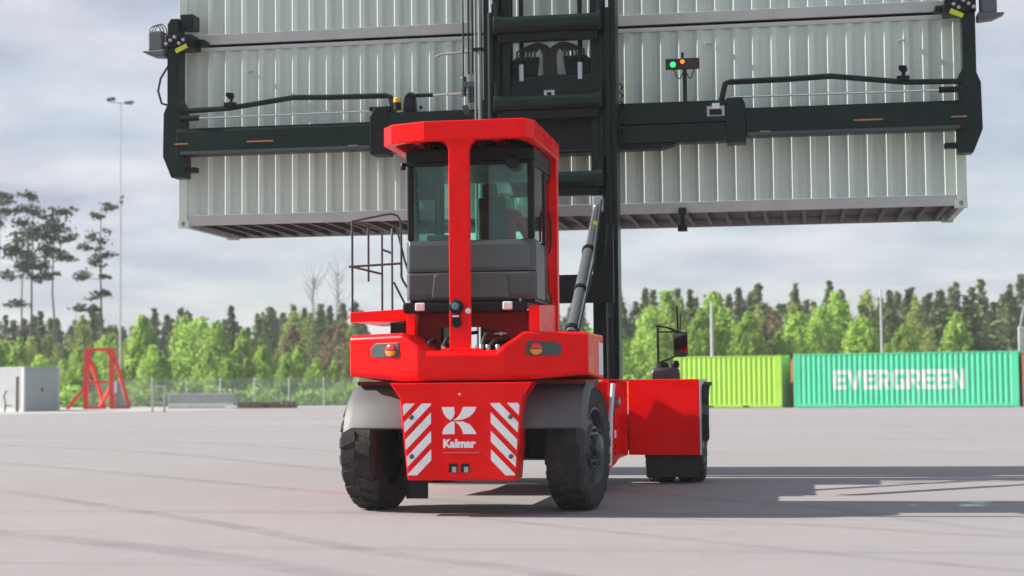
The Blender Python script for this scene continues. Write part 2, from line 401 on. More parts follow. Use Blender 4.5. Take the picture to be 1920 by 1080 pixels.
# worn tyre marks on the asphalt
def mark_mat():
    m = bpy.data.materials.new('tyre_mark'); m.use_nodes = True
    n, l = m.node_tree.nodes, m.node_tree.links
    b = n['Principled BSDF']; b.inputs['Base Color'].default_value = (.085, .078, .082, 1); b.inputs['Roughness'].default_value = .9
    tc = N(n, 'ShaderNodeTexCoord'); nz = N(n, 'ShaderNodeTexNoise'); nz.inputs['Scale'].default_value = 1.3; nz.inputs['Detail'].default_value = 8; nz.inputs['Roughness'].default_value = .7
    l.new(tc.outputs['Object'], nz.inputs[0])
    uv = N(n, 'ShaderNodeAttribute', attribute_name='edge')
    mr_ = N(n, 'ShaderNodeMapRange'); mr_.inputs[1].default_value = .34; mr_.inputs[2].default_value = .72; mr_.inputs[3].default_value = 0; mr_.inputs[4].default_value = .20
    l.new(nz.outputs[0], mr_.inputs[0])
    mu = N(n, 'ShaderNodeMath', operation='MULTIPLY'); l.new(mr_.outputs[0], mu.inputs[0]); l.new(uv.outputs['Fac'], mu.inputs[1])
    t = N(n, 'ShaderNodeBsdfTransparent'); ms = N(n, 'ShaderNodeMixShader')
    l.new(mu.outputs[0], ms.inputs[0]); l.new(t.outputs[0], ms.inputs[1]); l.new(b.outputs[0], ms.inputs[2]); l.new(ms.outputs[0], n['Material Output'].inputs[0])
    return m
MARK = mark_mat()
def tyre_mark(pts, w, zl):
    P = [Vector((p[0], p[1])) for p in pts]; Q = []
    for i in range(len(P) - 1):
        p0, p1, p2, p3 = P[max(0, i - 1)], P[i], P[i + 1], P[min(len(P) - 1, i + 2)]
        for t in np.linspace(0, 1, 8, endpoint=False):
            Q.append(.5 * ((2 * p1) + (-p0 + p2) * t + (2 * p0 - 5 * p1 + 4 * p2 - p3) * t * t + (-p0 + 3 * p1 - 3 * p2 + p3) * t ** 3))
    Q.append(P[-1]); mb = MB(); al = []
    n = len(Q)
    for i, q in enumerate(Q):
        d = (Q[min(i + 1, n - 1)] - Q[max(i - 1, 0)]).normalized(); nn = Vector((-d.y, d.x))
        e = min(1, i / 4, (n - 1 - i) / 4)
        for k, a_ in ((-.5, 0), (-.3, 1), (.3, 1), (.5, 0)):
            r_ = q + nn * w * k; mb.v.append((r_.x, r_.y, zl)); al.append(a_ * e)
    for i in range(n - 1):
        for k in range(3):
            mb.f.append((4 * i + k, 4 * i + k + 1, 4 * i + 4 + k + 1, 4 * i + 4 + k))
    o = mb.build('tyre_mark', MARK, a, recalc=False)
    at_ = o.data.attributes.new('edge', 'FLOAT', 'POINT'); at_.data.foreach_set('value', al)
for i_, (pts_, w_) in enumerate((
        ([(-24, 26.5), (-16, 20.2), (-9.8, 15.2), (-3.9, 8.3), (1.2, 4.2)], .45), ([(-18, 16.5), (-11.4, 11), (-7, 7), (-2.3, 2.6), (3, -1.2)], .40),
        ([(-12, 7.2), (-7.3, 3), (-4.7, .4), (-2.2, -2.2), (0, -4.7), (1.4, -5.9), (3, -7.6)], .34), ([(-1.2, .2), (.7, -1.7), (2.4, -3.3), (4, -4.8), (5.2, -5.8), (6.8, -7.4)], .22),
        ([(-4, 27), (1.3, 25.2), (4.9, 23.2), (8.5, 20), (13, 16)], .4), ([(-26, 29), (-16.1, 24), (-10.7, 20.9), (-5.9, 15.6), (-1, 11)], .4),
        ([(-3, 13), (1.5, 14.7), (4.7, 15.6), (7.7, 14), (12, 11)], .35), ([(-1, 6), (1.2, 3.3), (2.7, 1.4), (3.9, .2), (5, -1.8), (6.5, -4)], .3),
        ([(-8, -1), (-4.1, -3.3), (-1.9, -4.7), (0, -6.3), (1.5, -8)], .5), ([(1, -.6), (3.6, -1.9), (4.8, -2.7), (5.5, -3.1), (8, -4.5)], .22),
        ([(-30, 40), (-15, 36), (0, 36), (14, 31), (25, 24)], .6), ([(-34, 60), (-18, 52), (0, 50), (18, 44)], .7))):
    tyre_mark(pts_, w_, .0065 + .0007 * i_)
# ------------------------------------------------------------------ shipping containers
PER = 0.2775
def corr_profile(L, depth=0.036, per=PER, end=0.10):
    # breakpoints (x, y) along the wall; y=0 outer, y=depth inner
    n = int((L - 2 * end) / per); x = -n * per / 2
    pts = [(-L / 2, 0.0), (x, 0.0)]
    for k in range(n):
        pts += [(x + 0.035, 0.0), (x + 0.102, depth), (x + 0.172, depth), (x + 0.240, 0.0)]
        x += per
    pts += [(L / 2, 0.0)]
    return pts
def corr_wall(prof, y_sign, yw, z0, z1, axis='x'):
    vs, fs = [], []
    for (px, d) in prof:
        for z in (z0, z1):
            y = yw - y_sign * d
            vs.append((px, y, z) if axis == 'x' else (y, px, z))
    for i in range(len(prof) - 1):
        fs.append((2 * i, 2 * i + 2, 2 * i + 3, 2 * i + 1))
    return vs, fs
def casting(mb, x, y, z, sx, sy, sz, faces_y):
    # corner casting: a block whose outer face carries a recessed oval hole
    hx, hy, hz = sx / 2, sy / 2, sz / 2
    yo = y + faces_y * hy; yi = y - faces_y * hy
    out = [(x - hx, yo, z - hz), (x, yo, z - hz), (x + hx, yo, z - hz), (x + hx, yo, z), (x + hx, yo, z + hz), (x, yo, z + hz), (x - hx, yo, z + hz), (x - hx, yo, z)]
    ang = [-135, -90, -45, 0, 45, 90, 135, 180]
    hole = [(x + math.cos(R(t)) * 0.033, yo, z + math.sin(R(t)) * 0.042) for t in ang]
    deep = [(p[0], yo - faces_y * 0.05, p[2]) for p in hole]
    back = [(x - hx, yi, z - hz), (x + hx, yi, z - hz), (x + hx, yi, z + hz), (x - hx, yi, z + hz)]
    vs = out + hole + deep + back
    fs = [(i, (i + 1) % 8, 8 + (i + 1) % 8, 8 + i) for i in range(8)] + [(8 + i, 8 + (i + 1) % 8, 16 + (i + 1) % 8, 16 + i) for i in range(8)]
    fs += [tuple(range(16, 24)), (24, 25, 26, 27), (0, 1, 2, 25, 24), (2, 3, 4, 26, 25), (4, 5, 6, 27, 26), (6, 7, 0, 24, 27)]
    mb.add(vs, fs)
def shipping_container(L, H, paint, rail, label, loc, rz=0, group=None, cross=True, doors=True, name='shipping_container'):
    W = 2.438
    root = empty(name, loc, rz); tag(root, label, 'container', group)
    ex = L / 2
    prof = corr_profile(L - 0.30)
    for s in (-1, 1):
        w = MB(); vs, fs = corr_wall(prof, s, s * (W / 2 - 0.012), 0.19, H - 0.075); w.add(vs, fs)
        w.build('side_wall', paint, root, recalc=False)
        w = MB(); yb = s * (W / 2 - 0.004)
        w.box(-ex + .16, ex - .16, min(yb, yb - s * .05), max(yb, yb - s * .05), 0.025, 0.192); w.build('bottom_rail', rail, root, bevel=.006)
        w = MB(); w.box(-ex + .16, ex - .16, min(yb, yb - s * .06), max(yb, yb - s * .06), H - 0.085, H - 0.022); w.build('top_rail', rail, root, bevel=.006)
        for e in (-1, 1):
            xp = e * (ex - 0.078); w = MB()
            w.box(min(xp - .075, xp + .075), max(xp - .075, xp + .075), s * (W / 2 - .06) - .058, s * (W / 2 - .06) + .058, 0.118, H - 0.118); w.build('corner_post', paint, root, bevel=.008)
            for zc in (0.059, H - 0.059):
                w = MB(); casting(w, e * (ex - 0.089), s * (W / 2 - 0.081), zc, 0.178, 0.162, 0.118, s); w.build('corner_casting', paint, root)
    pe = corr_profile(W - 0.34, depth=0.045)
    for e in (-1, 1):
        if e == 1 and doors:
            for s in (-1, 1):
                w = MB(); w.box(ex - .07, ex - .025, min(s * .006, s * 1.06), max(s * .006, s * 1.06), 0.17, H - 0.14)
                d = w.build('door', paint, root, bevel=.01)
                for k in (0.28, 0.78):
                    MB().tube([(ex - .005, s * k, 0.12), (ex - .005, s * k, H - 0.08)], 0.017, 8).build('lock_bar', STEEL, d)
        else:
            w = MB(); vs, fs = corr_wall(pe, e, e * (ex - 0.03), 0.17, H - 0.10, 'y'); w.add(vs, fs); w.build('end_wall', paint, root, recalc=False)
        w = MB(); w.box(min(e * (ex - .09), e * (ex - .008)), max(e * (ex - .09), e * (ex - .008)), -W / 2 + .165, W / 2 - .165, 0.02, 0.17); w.build('end_sill', rail, root)
        w = MB(); w.box(min(e * (ex - .09), e * (ex - .012)), max(e * (ex - .09), e * (ex - .012)), -W / 2 + .165, W / 2 - .165, H - .13, H - .025); w.build('end_header', rail, root)
    w = MB(); pr = corr_profile(L - 0.3, depth=0.02); vs = []; fs = []
    for (px, d) in pr:
        vs += [(px, -W / 2 + .05, H - .03 - d), (px, W / 2 - .05, H - .03 - d)]
    for i in range(len(pr) - 1):
        fs.append((2 * i, 2 * i + 2, 2 * i + 3, 2 * i + 1))
    w.add(vs, fs).build('roof', paint, root, recalc=False)
    w = MB(); w.box(-ex + .1, ex - .1, -W / 2 + .06, W / 2 - .06, 0.145, 0.17); w.build('floor', UNDER, root)
    if cross:
        me = None
        n = 40
        for k in range(n):
            x = -ex + 0.3 + (L - 0.6) * k / (n - 1)
            if me is None:
                c = MB(); c.box(-.006, .006, -W / 2 + .06, W / 2 - .06, 0.03, .144); c.box(.007, .055, -W / 2 + .06, W / 2 - .06, 0.03, .036); o = c.build('cross_member', UNDER, root); me = o.data
            else:
                o = bpy.data.objects.new('cross_member', me); COL.objects.link(o); o.parent = root
            o.location = (x, 0, 0)
    return root
ZB = 3.94
c_low = shipping_container(12.192, 2.896, CONT, CONTR, 'lower pale grey container of the raised pair, its underside in view', (0, 6.6 + 1.219, ZB), group='grey containers raised by the machine')
c_up = copy_tree(c_low); c_up.location.z = ZB + 2.896
c_up['label'] = 'upper pale grey container of the raised pair, cut off by the top edge'
lk = MB(); lk.box(1.86, 1.98, -1.30, -1.18, -0.02, 0.10); lk.box(1.885, 1.955, -1.31, -1.2, -.16, -.022); lk.box(1.85, 1.99, -1.33, -1.19, -0.26, -.162)
lk.build('hanging_lock', BLK, c_low, bevel=.01)
for (x, z) in ((-4.9, 2.45), (-1.4, 2.62), (2.35, 2.58), (5.2, 2.5)):
    MB().box(x - .05, x + .05, -1.236, -1.209, z, z + .03).build('vent', CONTR, c_low, bevel=.006)

YROW = 72.6; RZ = R(-14)
def row_pt(t, d=0):      # along the row of parked containers
    return (3.2 + t * math.cos(RZ) - d * math.sin(RZ), YROW + t * math.sin(RZ) + d * math.cos(RZ))
def parked(t0, L, H, paint, label, d=0, **kw):
    x, y = row_pt(t0 + L / 2, d + 1.219)
    return shipping_container(L, H, paint, paint, label, (x, y, 0.008), RZ, cross=False, **kw)
lime = shipping_container(6.0, 2.85, LIME, LIME, 'short lime green container beside the teal one', (0.02, YROW + .45 + 1.219, 0.008), R(-10), cross=False)
for xx in (-1.15, 0.85):
    MB().box(xx, xx + .36, -1.2195, -1.2165, .04, .115).build('fork_pocket', HOLE, lime)
teal = parked(0.20, 11.75, 2.896, TEAL, 'long teal green container with white block lettering on its side')
parked(12.12, 6.058, 2.75, ORNG, 'rust orange container at the right edge of the photo, next to the teal one')
parked(-3.0, 6.058, 2.70, ORNG, 'rust orange container glimpsed through the gap between lime and teal containers', d=2.75)

# block lettering that follows the corrugation of the teal wall
def letter(ch):
    s = .22
    B = lambda x0, x1, z0, z1: [(x0, z0), (x1, z0), (x1, z1), (x0, z1)]
    if ch == 'E':
        return [B(0, .26, 0, 1), B(.26, .78, 0, s), B(.26, .72, .40, .60), B(.26, .78, 1 - s, 1)]
    if ch == 'V':
        return [[(0, 1), (.30, 0), (.44, .0), (.44, .32), (.27, 1)], [(.44, 0), (.58, 0), (.88, 1), (.61, 1), (.44, .32)]]
    if ch == 'R':
        return [B(0, .26, 0, 1), B(.26, .62, 1 - s, 1), B(.26, .62, .36, .54), [(.62, .36), (.80, .46), (.80, .90), (.62, 1)], [(.36, .36), (.56, .36), (.84, 0), (.56, 0)]]
    if ch == 'G':
        return [[(0, .14), (.14, 0), (.26, 0), (.26, 1), (.14, 1), (0, .86)], B(.26, .80, 0, s), B(.26, .80, 1 - s, 1), B(.58, .80, s, .52), B(.44, .58, .36, .52)]
    if ch == 'N':
        return [B(0, .25, 0, 1), B(.60, .85, 0, 1), [(.25, 1), (.25, .62), (.60, 0), (.60, .38)]]
def lettering(word, x0, x1, z0, z1, parent, L, ysurf):
    prof = corr_profile(L - .30)
    total = sum(max(p[0] for poly in letter(c) for p in poly) + .07 for c in word) - .07
    sx = (x1 - x0) / total; cx = x0
    for c in word:
        mb = MB(); wmax = 0
        for poly in letter(c):
            wmax = max(wmax, max(p[0] for p in poly))
            P = [(cx + p[0] * sx, z0 + p[1] * (z1 - z0)) for p in poly]
            for (xa, da), (xb, db) in zip(prof[:-1], prof[1:]):
                q = clip(clip(P, -1, 0, -xa), 1, 0, xb)
                if len(q) < 3:
                    continue
                vs = [(p[0], ysurf + da + (db - da) * (p[0] - xa) / (xb - xa) - .004, p[1]) for p in q]
                mb.add(vs, [tuple(range(len(vs)))])
        mb.build('letter', mat('faded_white_lettering', (.66, .69, .67), rough=.6, var=.12, scale=1.5, dirt=.3, dirtcol=(.40, .55, .48)), parent, recalc=False)
        cx += (wmax + .07) * sx
lettering('EVERGREEN', -3.70, 3.20, 0.95, 1.98, teal, 11.75, -(1.219 - .012))

# ------------------------------------------------------------------ the container handler
T = empty('container_handler', (0.06, 0, 0))
tag(T, 'big red and black empty container handler seen from behind, lifting two grey containers', 'container handler')

# chassis
w = MB(); w.box(-.58, .58, -.95, 4.9, .62, 1.43); w.box(-.50, .50, -1.0, -.4, .45, .7)
chassis = w.build('chassis', BLK, T, bevel=.02)
w = MB(); w.tube([(-.95, 0, .72), (.95, 0, .72)], .17, 12); w.box(-.90, .90, -.22, .22, .6, .95); w.build('rear_axle', BLK, T, bevel=.02)
MB().tube([(-1.3, 5.34, .70), (1.3, 5.34, .70)], .26, 16).build('front_axle', BLK, T)
w = MB(); w.box(-.62, -.40, -1.02, -.96, .19, .42); w.box(-.63, -.60, -1.02, -.72, .19, .42); w.build('step', BLK, T)

# counterweight
st = [(-1.32, -.75, 1.955), (-.66, -1.06, 1.965), (-.47, -1.15, 1.83), (-.38, -1.15, 1.765), (0, -1.15, 1.765), (.38, -1.15, 1.765), (.47, -1.15, 1.83), (.66, -1.06, 1.965), (1.32, -.75, 1.955)]
rings = []
for x, y, z in st:
    edge = abs(x) > 1.3
    zb = 1.50 if edge else 1.445
    rings.append([(x, y + (.03 if edge else .04), zb - .0), (x, y, zb + .05), (x, y, z - .04), (x, y + .05, z), (x, .62, z), (x, .62, 1.445)])
cw = MB().loft(rings).build('counterweight', RED, T, bevel=.022, seg=3)
w = MB(); w.box(-1.27, 1.27, -.62, .58, 1.40, 1.444); w.build('underside_plate', REDSHADE, cw)
def wing_pt(x, z, off=0.0):
    s = 1 if x > 0 else -1; ax = abs(x)
    n = Vector((s * .40, -.85, 0)).normalized()
    return Vector((x, -1.15 + (ax - .47) * (.40 / .85), z)) + n * off
for s in (-1, 1):
    pl = [(.68, 1.72), (.70, 1.86), (.98, 1.855), (1.05, 1.80), (1.04, 1.72), (.98, 1.70), (.72, 1.70)]
    vs = [wing_pt(s * x, z, .010) for x, z in pl] + [wing_pt(s * x, z, -.02) for x, z in pl]
    n = len(pl)
    tl = MB().add(vs, [tuple(range(n)), tuple(range(n, 2 * n))[::-1]] + [(i, (i + 1) % n, n + (i + 1) % n, n + i) for i in range(n)]).build('tail_light', GREY, cw, bevel=.004)
    for half, mm in ((1, LENSR), (-1, LENSO)):
        vs, cx, cz = [], .785, 1.775
        arc = [R(t) for t in (range(0, 181, 15) if half > 0 else range(180, 361, 15))]
        n = len(arc)
        r0 = [wing_pt(s * (cx + .062 * math.cos(t)), cz + .004 * half + .062 * math.sin(t), .011) for t in arc]
        r1 = [wing_pt(s * (cx + .058 * math.cos(t)), cz + .004 * half + .058 * math.sin(t), .034) for t in arc]
        r2 = [wing_pt(s * (cx + .035 * math.cos(t)), cz + .004 * half + .035 * math.sin(t), .046) for t in arc]
        MB().add(r0 + r1 + r2, [(i, i + 1, n + i + 1, n + i) for i in range(n - 1)] + [(n + i, n + i + 1, 2 * n + i + 1, 2 * n + i) for i in range(n - 1)] + [tuple(range(2 * n, 3 * n)), (0, n, 2 * n, 3 * n - 1, 2 * n - 1, n - 1)]).build('lens', mm, tl, smooth=50)
MB().box(1.321, 1.324, .16, .56, 1.50, 1.86).build('sticker', WHT, cw)

# rear panel with chevrons, emblem and lettering
pp = [(-.585, .39), (.585, .39), (.665, 1.26), (.775, 1.425), (-.775, 1.425), (-.665, 1.26)]
w = MB(); n = len(pp)
vs = [(x, -1.15 + (.0 if z > 1 else .0), z) for x, z in pp] + [(x * .97, -.62, z) for x, z in pp]
w.add(vs, [tuple(range(n))[::-1], tuple(range(n, 2 * n))] + [(i, (i + 1) % n, n + (i + 1) % n, n + i) for i in range(n)])
panel = w.build('rear_panel', RED, T, bevel=.015, seg=3)
YP = -1.152
def decal(poly, name, m, parent, y=YP, d=.003):
    return MB().prism(poly, 'xz', y, y - d).build(name, m, parent)
for s in (-1, 1):
    for k in range(-1, 5):
        zb = .335 + .195 * k
        band = [(-.2, zb - .02), (.6, zb + .80 * 1.0), (.6, zb + .80 + .115), (-.2, zb + .095)]
        # local u: from outer edge (0) inward; stripes rise towards the middle on both sides
        q = [(u, z) for u, z in band]
        q = clip(q, 0, 1, 1.205); q = clip(q, 0, -1, -.445)
        q = clip(q, 1, 0, .272)
        q = clip(q, -1, -.072, -.072 * 1.24 + .04)
        if len(q) < 3:
            continue
        # outer edge x at height z
        poly = [(s * (.595 - u), z) for u, z in q]
        decal(poly, 'hazard_stripe', WHT, panel)
    for z in (1.06, .645):
        MB().lathe([(.026, 0), (.026, -.012), (.018, -.018)], (s * .535, YP - .001, z), 'y', 12).build('bolt', GREY, panel, smooth=40)
def kx(u): return (u - 713) * .00205 - .02
def kz(v): return 1.165 - (v - 458) * .00207
for poly in ([(622, 458), (688, 458), (691, 488), (684, 510), (668, 526), (648, 512), (632, 490)],
             [(735, 458), (806, 458), (794, 484), (768, 508), (732, 522), (682, 527), (706, 510), (724, 486)],
             [(625, 596), (630, 572), (650, 548), (672, 533), (690, 532), (690, 596)],
             [(692, 532), (735, 532), (772, 548), (796, 578), (806, 596), (735, 596), (728, 572), (712, 548)]):
    decal([(kx(u), kz(v)) for u, v in poly], 'emblem', WHT, panel)
tm = text_mesh('Kalmar', .118, .006)
tm.transform(Matrix.Translation((kx(713), YP - .001, kz(663))) @ Matrix.Rotation(R(90), 4, 'X') @ Matrix.Scale(1.02, 4, (1, 0, 0)))
tm.materials.clear(); tm.materials.append(WHT)
to = bpy.data.objects.new('lettering', tm); COL.objects.link(to); to.parent = panel
decal([(-.19, .682), (.19, .682), (.19, .688), (-.19, .688)], 'underline', mat('pale_pink_line', (.6, .2, .2)), panel)
for s in (-1, 1):
    x0 = -.02 + s * .065
    decal([(x0 - .048, .475), (x0 + .048, .475), (x0 + .048, .57), (x0 - .048, .57)], 'tow_slot', HOLE, panel)
    MB().box(x0 - .012, x0 + .034, YP - .012, YP - .004, .478, .535).build('tow_pin', STEEL, panel)
MB().lathe([(.012, 0), (.008, -.012)], (-.01, YP, 1.30), 'y', 10).build('plug', WHT, panel)

# mudguards
for s in (-1, 1):
    prof = [(-.18, 1.44), (-.48, 1.42), (-.74, 1.28), (-.90, 1.10), (-.955, .945)]
    rings = []; mo = -.06 if s > 0 else .0
    for y, z in prof:
        rings.append([(s * .60, y, z), (s * 1.25, y, z - .00), (s * (1.36 + mo), y + .06, z - .05), (s * (1.365 + mo), y + .085, z - .075), (s * 1.25, y + .03, z - .018), (s * .60, y + .03, z - .018)])
    MB().loft(rings).build('mudguard', GUARD, T, smooth=40)

# wheels
def tyre_mesh(r, w, lugs, depth=.028):
    mb = MB(); h = w / 2; rr = r - depth
    prof = [(r * .585, -h * .72), (r * .63, -h * .96), (r * .80, -h), (rr - .05, -h * .97), (rr - .005, -h * .86), (rr + .006, -h * .4), (rr + .006, h * .4), (rr - .005, h * .86), (rr - .05, h * .97), (r * .80, h), (r * .63, h * .96), (r * .585, h * .72)]
    mb.lathe(prof, (0, 0, 0), 'x', 48, cap=False)
    for k in range(lugs):
        for s in (-1, 1):
            t0 = 2 * math.pi * (k + (0.5 if s > 0 else 0)) / lugs
            dt = 2 * math.pi / lugs * .56
            rows = []
            for (x, dr, sk) in ((.03, 0, .0), (.5, 0, .35), (.82, -.004, .55), (1.0, -.05, .62)):
                sk *= 2 * math.pi / lugs * .6
                xx = s * h * x
                q = []
                for tt, rad in ((0, rr - .03 if x < .9 else r - .13), (0, r + dr), (dt, r + dr), (dt, rr - .03 if x < .9 else r - .13)):
                    th = t0 + sk + tt
                    q.append((xx, rad * math.cos(th), rad * math.sin(th)))
                rows.append(q)
            mb.loft(rows)
    return mb
def wheel(x, y, r, w, s, lugs, name='wheel', dish=.10, steer=0, lug=.028):
    root = empty(name, (x, y, r), steer, T)
    tyre_mesh(r, w, lugs, lug).build('tyre', RUB, root, smooth=35)
    h = w / 2
    rim = MB().lathe([(r * .60, s * h * .72), (r * .64, s * h * .93), (r * .60, s * h * .97), (r * .565, s * h * .8), (r * .54, s * (h - dish)), (r * .36, s * (h - dish * .6)), (r * .33, s * (h - dish * .2)), (r * .2, s * (h - dish * .1)), (r * .19, s * (h + .01)), (0.02, s * (h + .02))], (0, 0, 0), 'x', 40, cap=False)
    rim = rim.build('rim', RIM, root, smooth=35)
    MB().lathe([(r * .585, -s * h * .72), (r * .55, -s * h * .3), (r * .3, -s * h * .2), (.03, -s * h * .2)], (0, 0, 0), 'x', 32, cap=False).build('inner_rim', BLK, root, smooth=35)
    MB().lathe([(r * .20, s * (h - dish * .3)), (r * .20, s * (h + .035)), (r * .15, s * (h + .06)), (.02, s * (h + .065))], (0, 0, 0), 'x', 20).build('hub', RIM, root, smooth=35)
    if y == 0:
        nut = slot = None
        for k in range(10):
            t = 2 * math.pi * k / 10
            if nut is None:
                o = MB().lathe([(.022, 0), (.022, s * .05), (.012, s * .06)], (0, 0, 0), 'x', 6).build('wheel_nut', RIM, root); nut = o.data
            else:
                o = bpy.data.objects.new('wheel_nut', nut); COL.objects.link(o); o.parent = root
            o.location = (s * (h - dish * .25), r * .275 * math.cos(t), r * .275 * math.sin(t))
        for k in range(5):
            t = 2 * math.pi * k / 5 + .3
            if slot is None:
                vs = [(s * .004, .055 * math.cos(q) * 1.0, .034 * math.sin(q)) for q in np.linspace(0, 2 * math.pi, 14, endpoint=False)]
                o = MB().add(vs + [(-s * .02, p[1], p[2]) for p in vs], [tuple(range(14)), tuple(range(14, 28))] + [(q, (q + 1) % 14, 14 + (q + 1) % 14, 14 + q) for q in range(14)]).build('rim_slot', HOLE, root); slot = o.data
            else:
                o = bpy.data.objects.new('rim_slot', slot); COL.objects.link(o); o.parent = root
            o.location = (s * (h - dish * .78), r * .45 * math.cos(t), r * .45 * math.sin(t)); o.rotation_euler = (t + math.pi / 2, 0, 0)
    return root
for s in (-1, 1):
    wheel(1.10 if s > 0 else -1.19, 0, .70, .41, s, 22, steer=R(-8), lug=.02)
for s in (-1, 1):
    for xo in (1.60, 2.02):
        wheel(s * xo, 5.34, .70, .385, s, 22)

# side tank and front fenders
for s in (-1, 1):
    X = lambda *v: sorted(s * q for q in v)
    w = MB(); x0, x1 = X(.585, 1.20); w.prism([(2.2, .33), (2.9, .36), (3.3, .41), (4.52, .41), (4.52, 1.43), (2.2, 1.43)], 'yz', x0, x1)
    tk = w.build('side_tank', RED, T, bevel=.015)
    if s > 0:
        MB().tube([(1.205, 2.16, .38), (1.225, 2.15, 1.0), (1.26, 2.16, 1.40)], .028, 8).build('grab_rail', WHT, tk)
        MB().lathe([(.07, 0), (.07, .05), (.05, .06)], (1.20, 3.0, 1.16), 'x', 16).build('filler_cap', STEEL, tk, smooth=40)
        MB().box(1.2005, 1.212, 2.75, 2.85, .98, 1.26).build('latch', GREY, tk, bevel=.004)
        MB().box(1.2005, 1.204, 2.78, 2.98, .70, .80).build('sticker', WHT, tk)
        for z in (.6, .5):
            MB().lathe([(.018, 0), (.018, .012)], (1.2005, 2.85, z), 'x', 8).build('bolt', BLK, tk)
        w = MB(); w.box(1.10, 1.32, 2.3, 4.45, 1.432, 1.452); w.build('top_edge', RED, tk, bevel=.004)
    # fender: rear plate turned a few degrees, top plate, outer flare
    tz = R(-7)
    pa = Vector((s * 1.202, 4.58, 0)); pb = Vector((s * 2.19, 4.46, 0))
    d = Vector((0, .03, 0))
    w = MB(); vs = []
    for off in (Vector((0, 0, 0)), d):
        for p, z in ((pa, .41), (pb, .41), (pb, 1.45), (pa, 1.45)):
            q = p + off; vs.append((q.x, q.y, z))
    w.add(vs, [(0, 1, 2, 3), (7, 6, 5, 4), (0, 4, 5, 1), (1, 5, 6, 2), (2, 6, 7, 3), (3, 7, 4, 0)])
    x0, x1 = X(1.202, 2.188)
    w.box(x0, x1, 4.615, 6.0, 1.42, 1.45)
    fd = w.build('fender', RED, T, bevel=.008)
    x0, x1 = X(2.192, 2.215)
    MB().prism([(4.46, .41), (4.53, .41), (4.60, 1.30), (4.9, 1.40), (5.9, 1.40), (6.0, 1.45), (4.46, 1.45)], 'yz', x0, x1).build('side_lip', mat('pale_edge_trim', (.55, .5, .5), rough=.4), fd, bevel=.003)
    fl = [(4.60 + .04, .62), (4.60, .95), (4.66, 1.22), (4.82, 1.36), (5.1, 1.41), (5.6, 1.41), (5.6, 1.36), (5.1, 1.35), (4.86, 1.30), (4.74, 1.18), (4.68, .95), (4.70, .62)]
    x0, x1 = X(2.217, 2.31)
    MB().prism(fl, 'yz', x0, x1).build('rubber_flare', RUB, fd, bevel=.01)
    w = MB(); x0, x1 = X(1.44, 2.17); w.box(x0, x1, 4.59, 4.605, .10, .405); w.build('mud_flap', mat('flap_rubber', (.014, .014, .014), rough=.6, var=.1), fd, bevel=.005)
    lx = 1.70
    lh = MB(); ring = []
    for t, zz in ((0, 1.452), (.25, 1.53), (.6, 1.59), (1, 1.615)):
        k = 1 - .22 * t ** 2
        ring.append([(s * lx + .20 * k * cx, 4.9 + .16 * k * cy, zz) for cx, cy in ((-1, -.8), (-.85, -1), (.85, -1), (1, -.8), (1, .8), (.85, 1), (-.85, 1), (-1, .8))])
    MB().loft(ring).build('lamp_housing', mat('dark_plastic', (.022, .016, .02), rough=.5), fd, smooth=40)

# mirror on the right fender
mx = MB()
mx.tube([(1.60, 4.9, 1.60), (1.60, 4.9, 2.20)], .016, 8)
mx.tube([(1.57, 4.9, 2.205), (1.72, 4.88, 2.18), (1.88, 4.86, 2.12), (1.97, 4.86, 2.09)], .013, 6)
mx.tube([(1.61, 4.9, 2.115), (1.84, 4.86, 2.115)], .011, 6)
mx.tube([(1.62, 4.9, 1.69), (1.75, 4.88, 1.73), (1.88, 4.86, 1.79)], .012, 6)
mx.tube([(1.885, 4.86, 2.14), (1.875, 4.86, 2.48)], .012, 6); mx.tube([(1.92, 4.86, 2.14), (1.92, 4.86, 2.37)], .008, 6)
mx.lathe([(.09, 0), (.085, .06), (.05, .08)], (1.66, 4.9, 1.612), 'z', 12); mx.lathe([(.05, 0), (.06, .05), (.04, .1)], (1.84, 4.9, 1.612), 'z', 10)
mr = mx.build('mirror', BLK, T, smooth=40)
ring = []
for yy, k in ((4.84, .8), (4.80, 1.0), (4.775, 1.0)):
    ring.append([(1.925 + .10 * k * cx + .03 * yo, yy - (cx * .03), 1.935 + .175 * k * cz) for cx, cz, yo in ((-1, -.8, 0), (-.7, -1, 0), (.7, -1, 0), (1, -.85, 0), (1, .85, 0), (.7, 1, 0), (-.7, 1, 0), (-1, .8, 0))])
MB().loft(ring).build('mirror_shell', BLK, mr, bevel=.006)
ring = [[(1.925 + .088 * cx, 4.762 - cx * .03 - cz * .022, 1.935 + .158 * cz) for cx, cz in ((-1, -.8), (-.7, -1), (.7, -1), (1, -.85), (1, .85), (.7, 1), (-.7, 1), (-1, .8))]]
MB().add(ring[0], [tuple(range(8))]).build('mirror_glass', MIRR, mr)

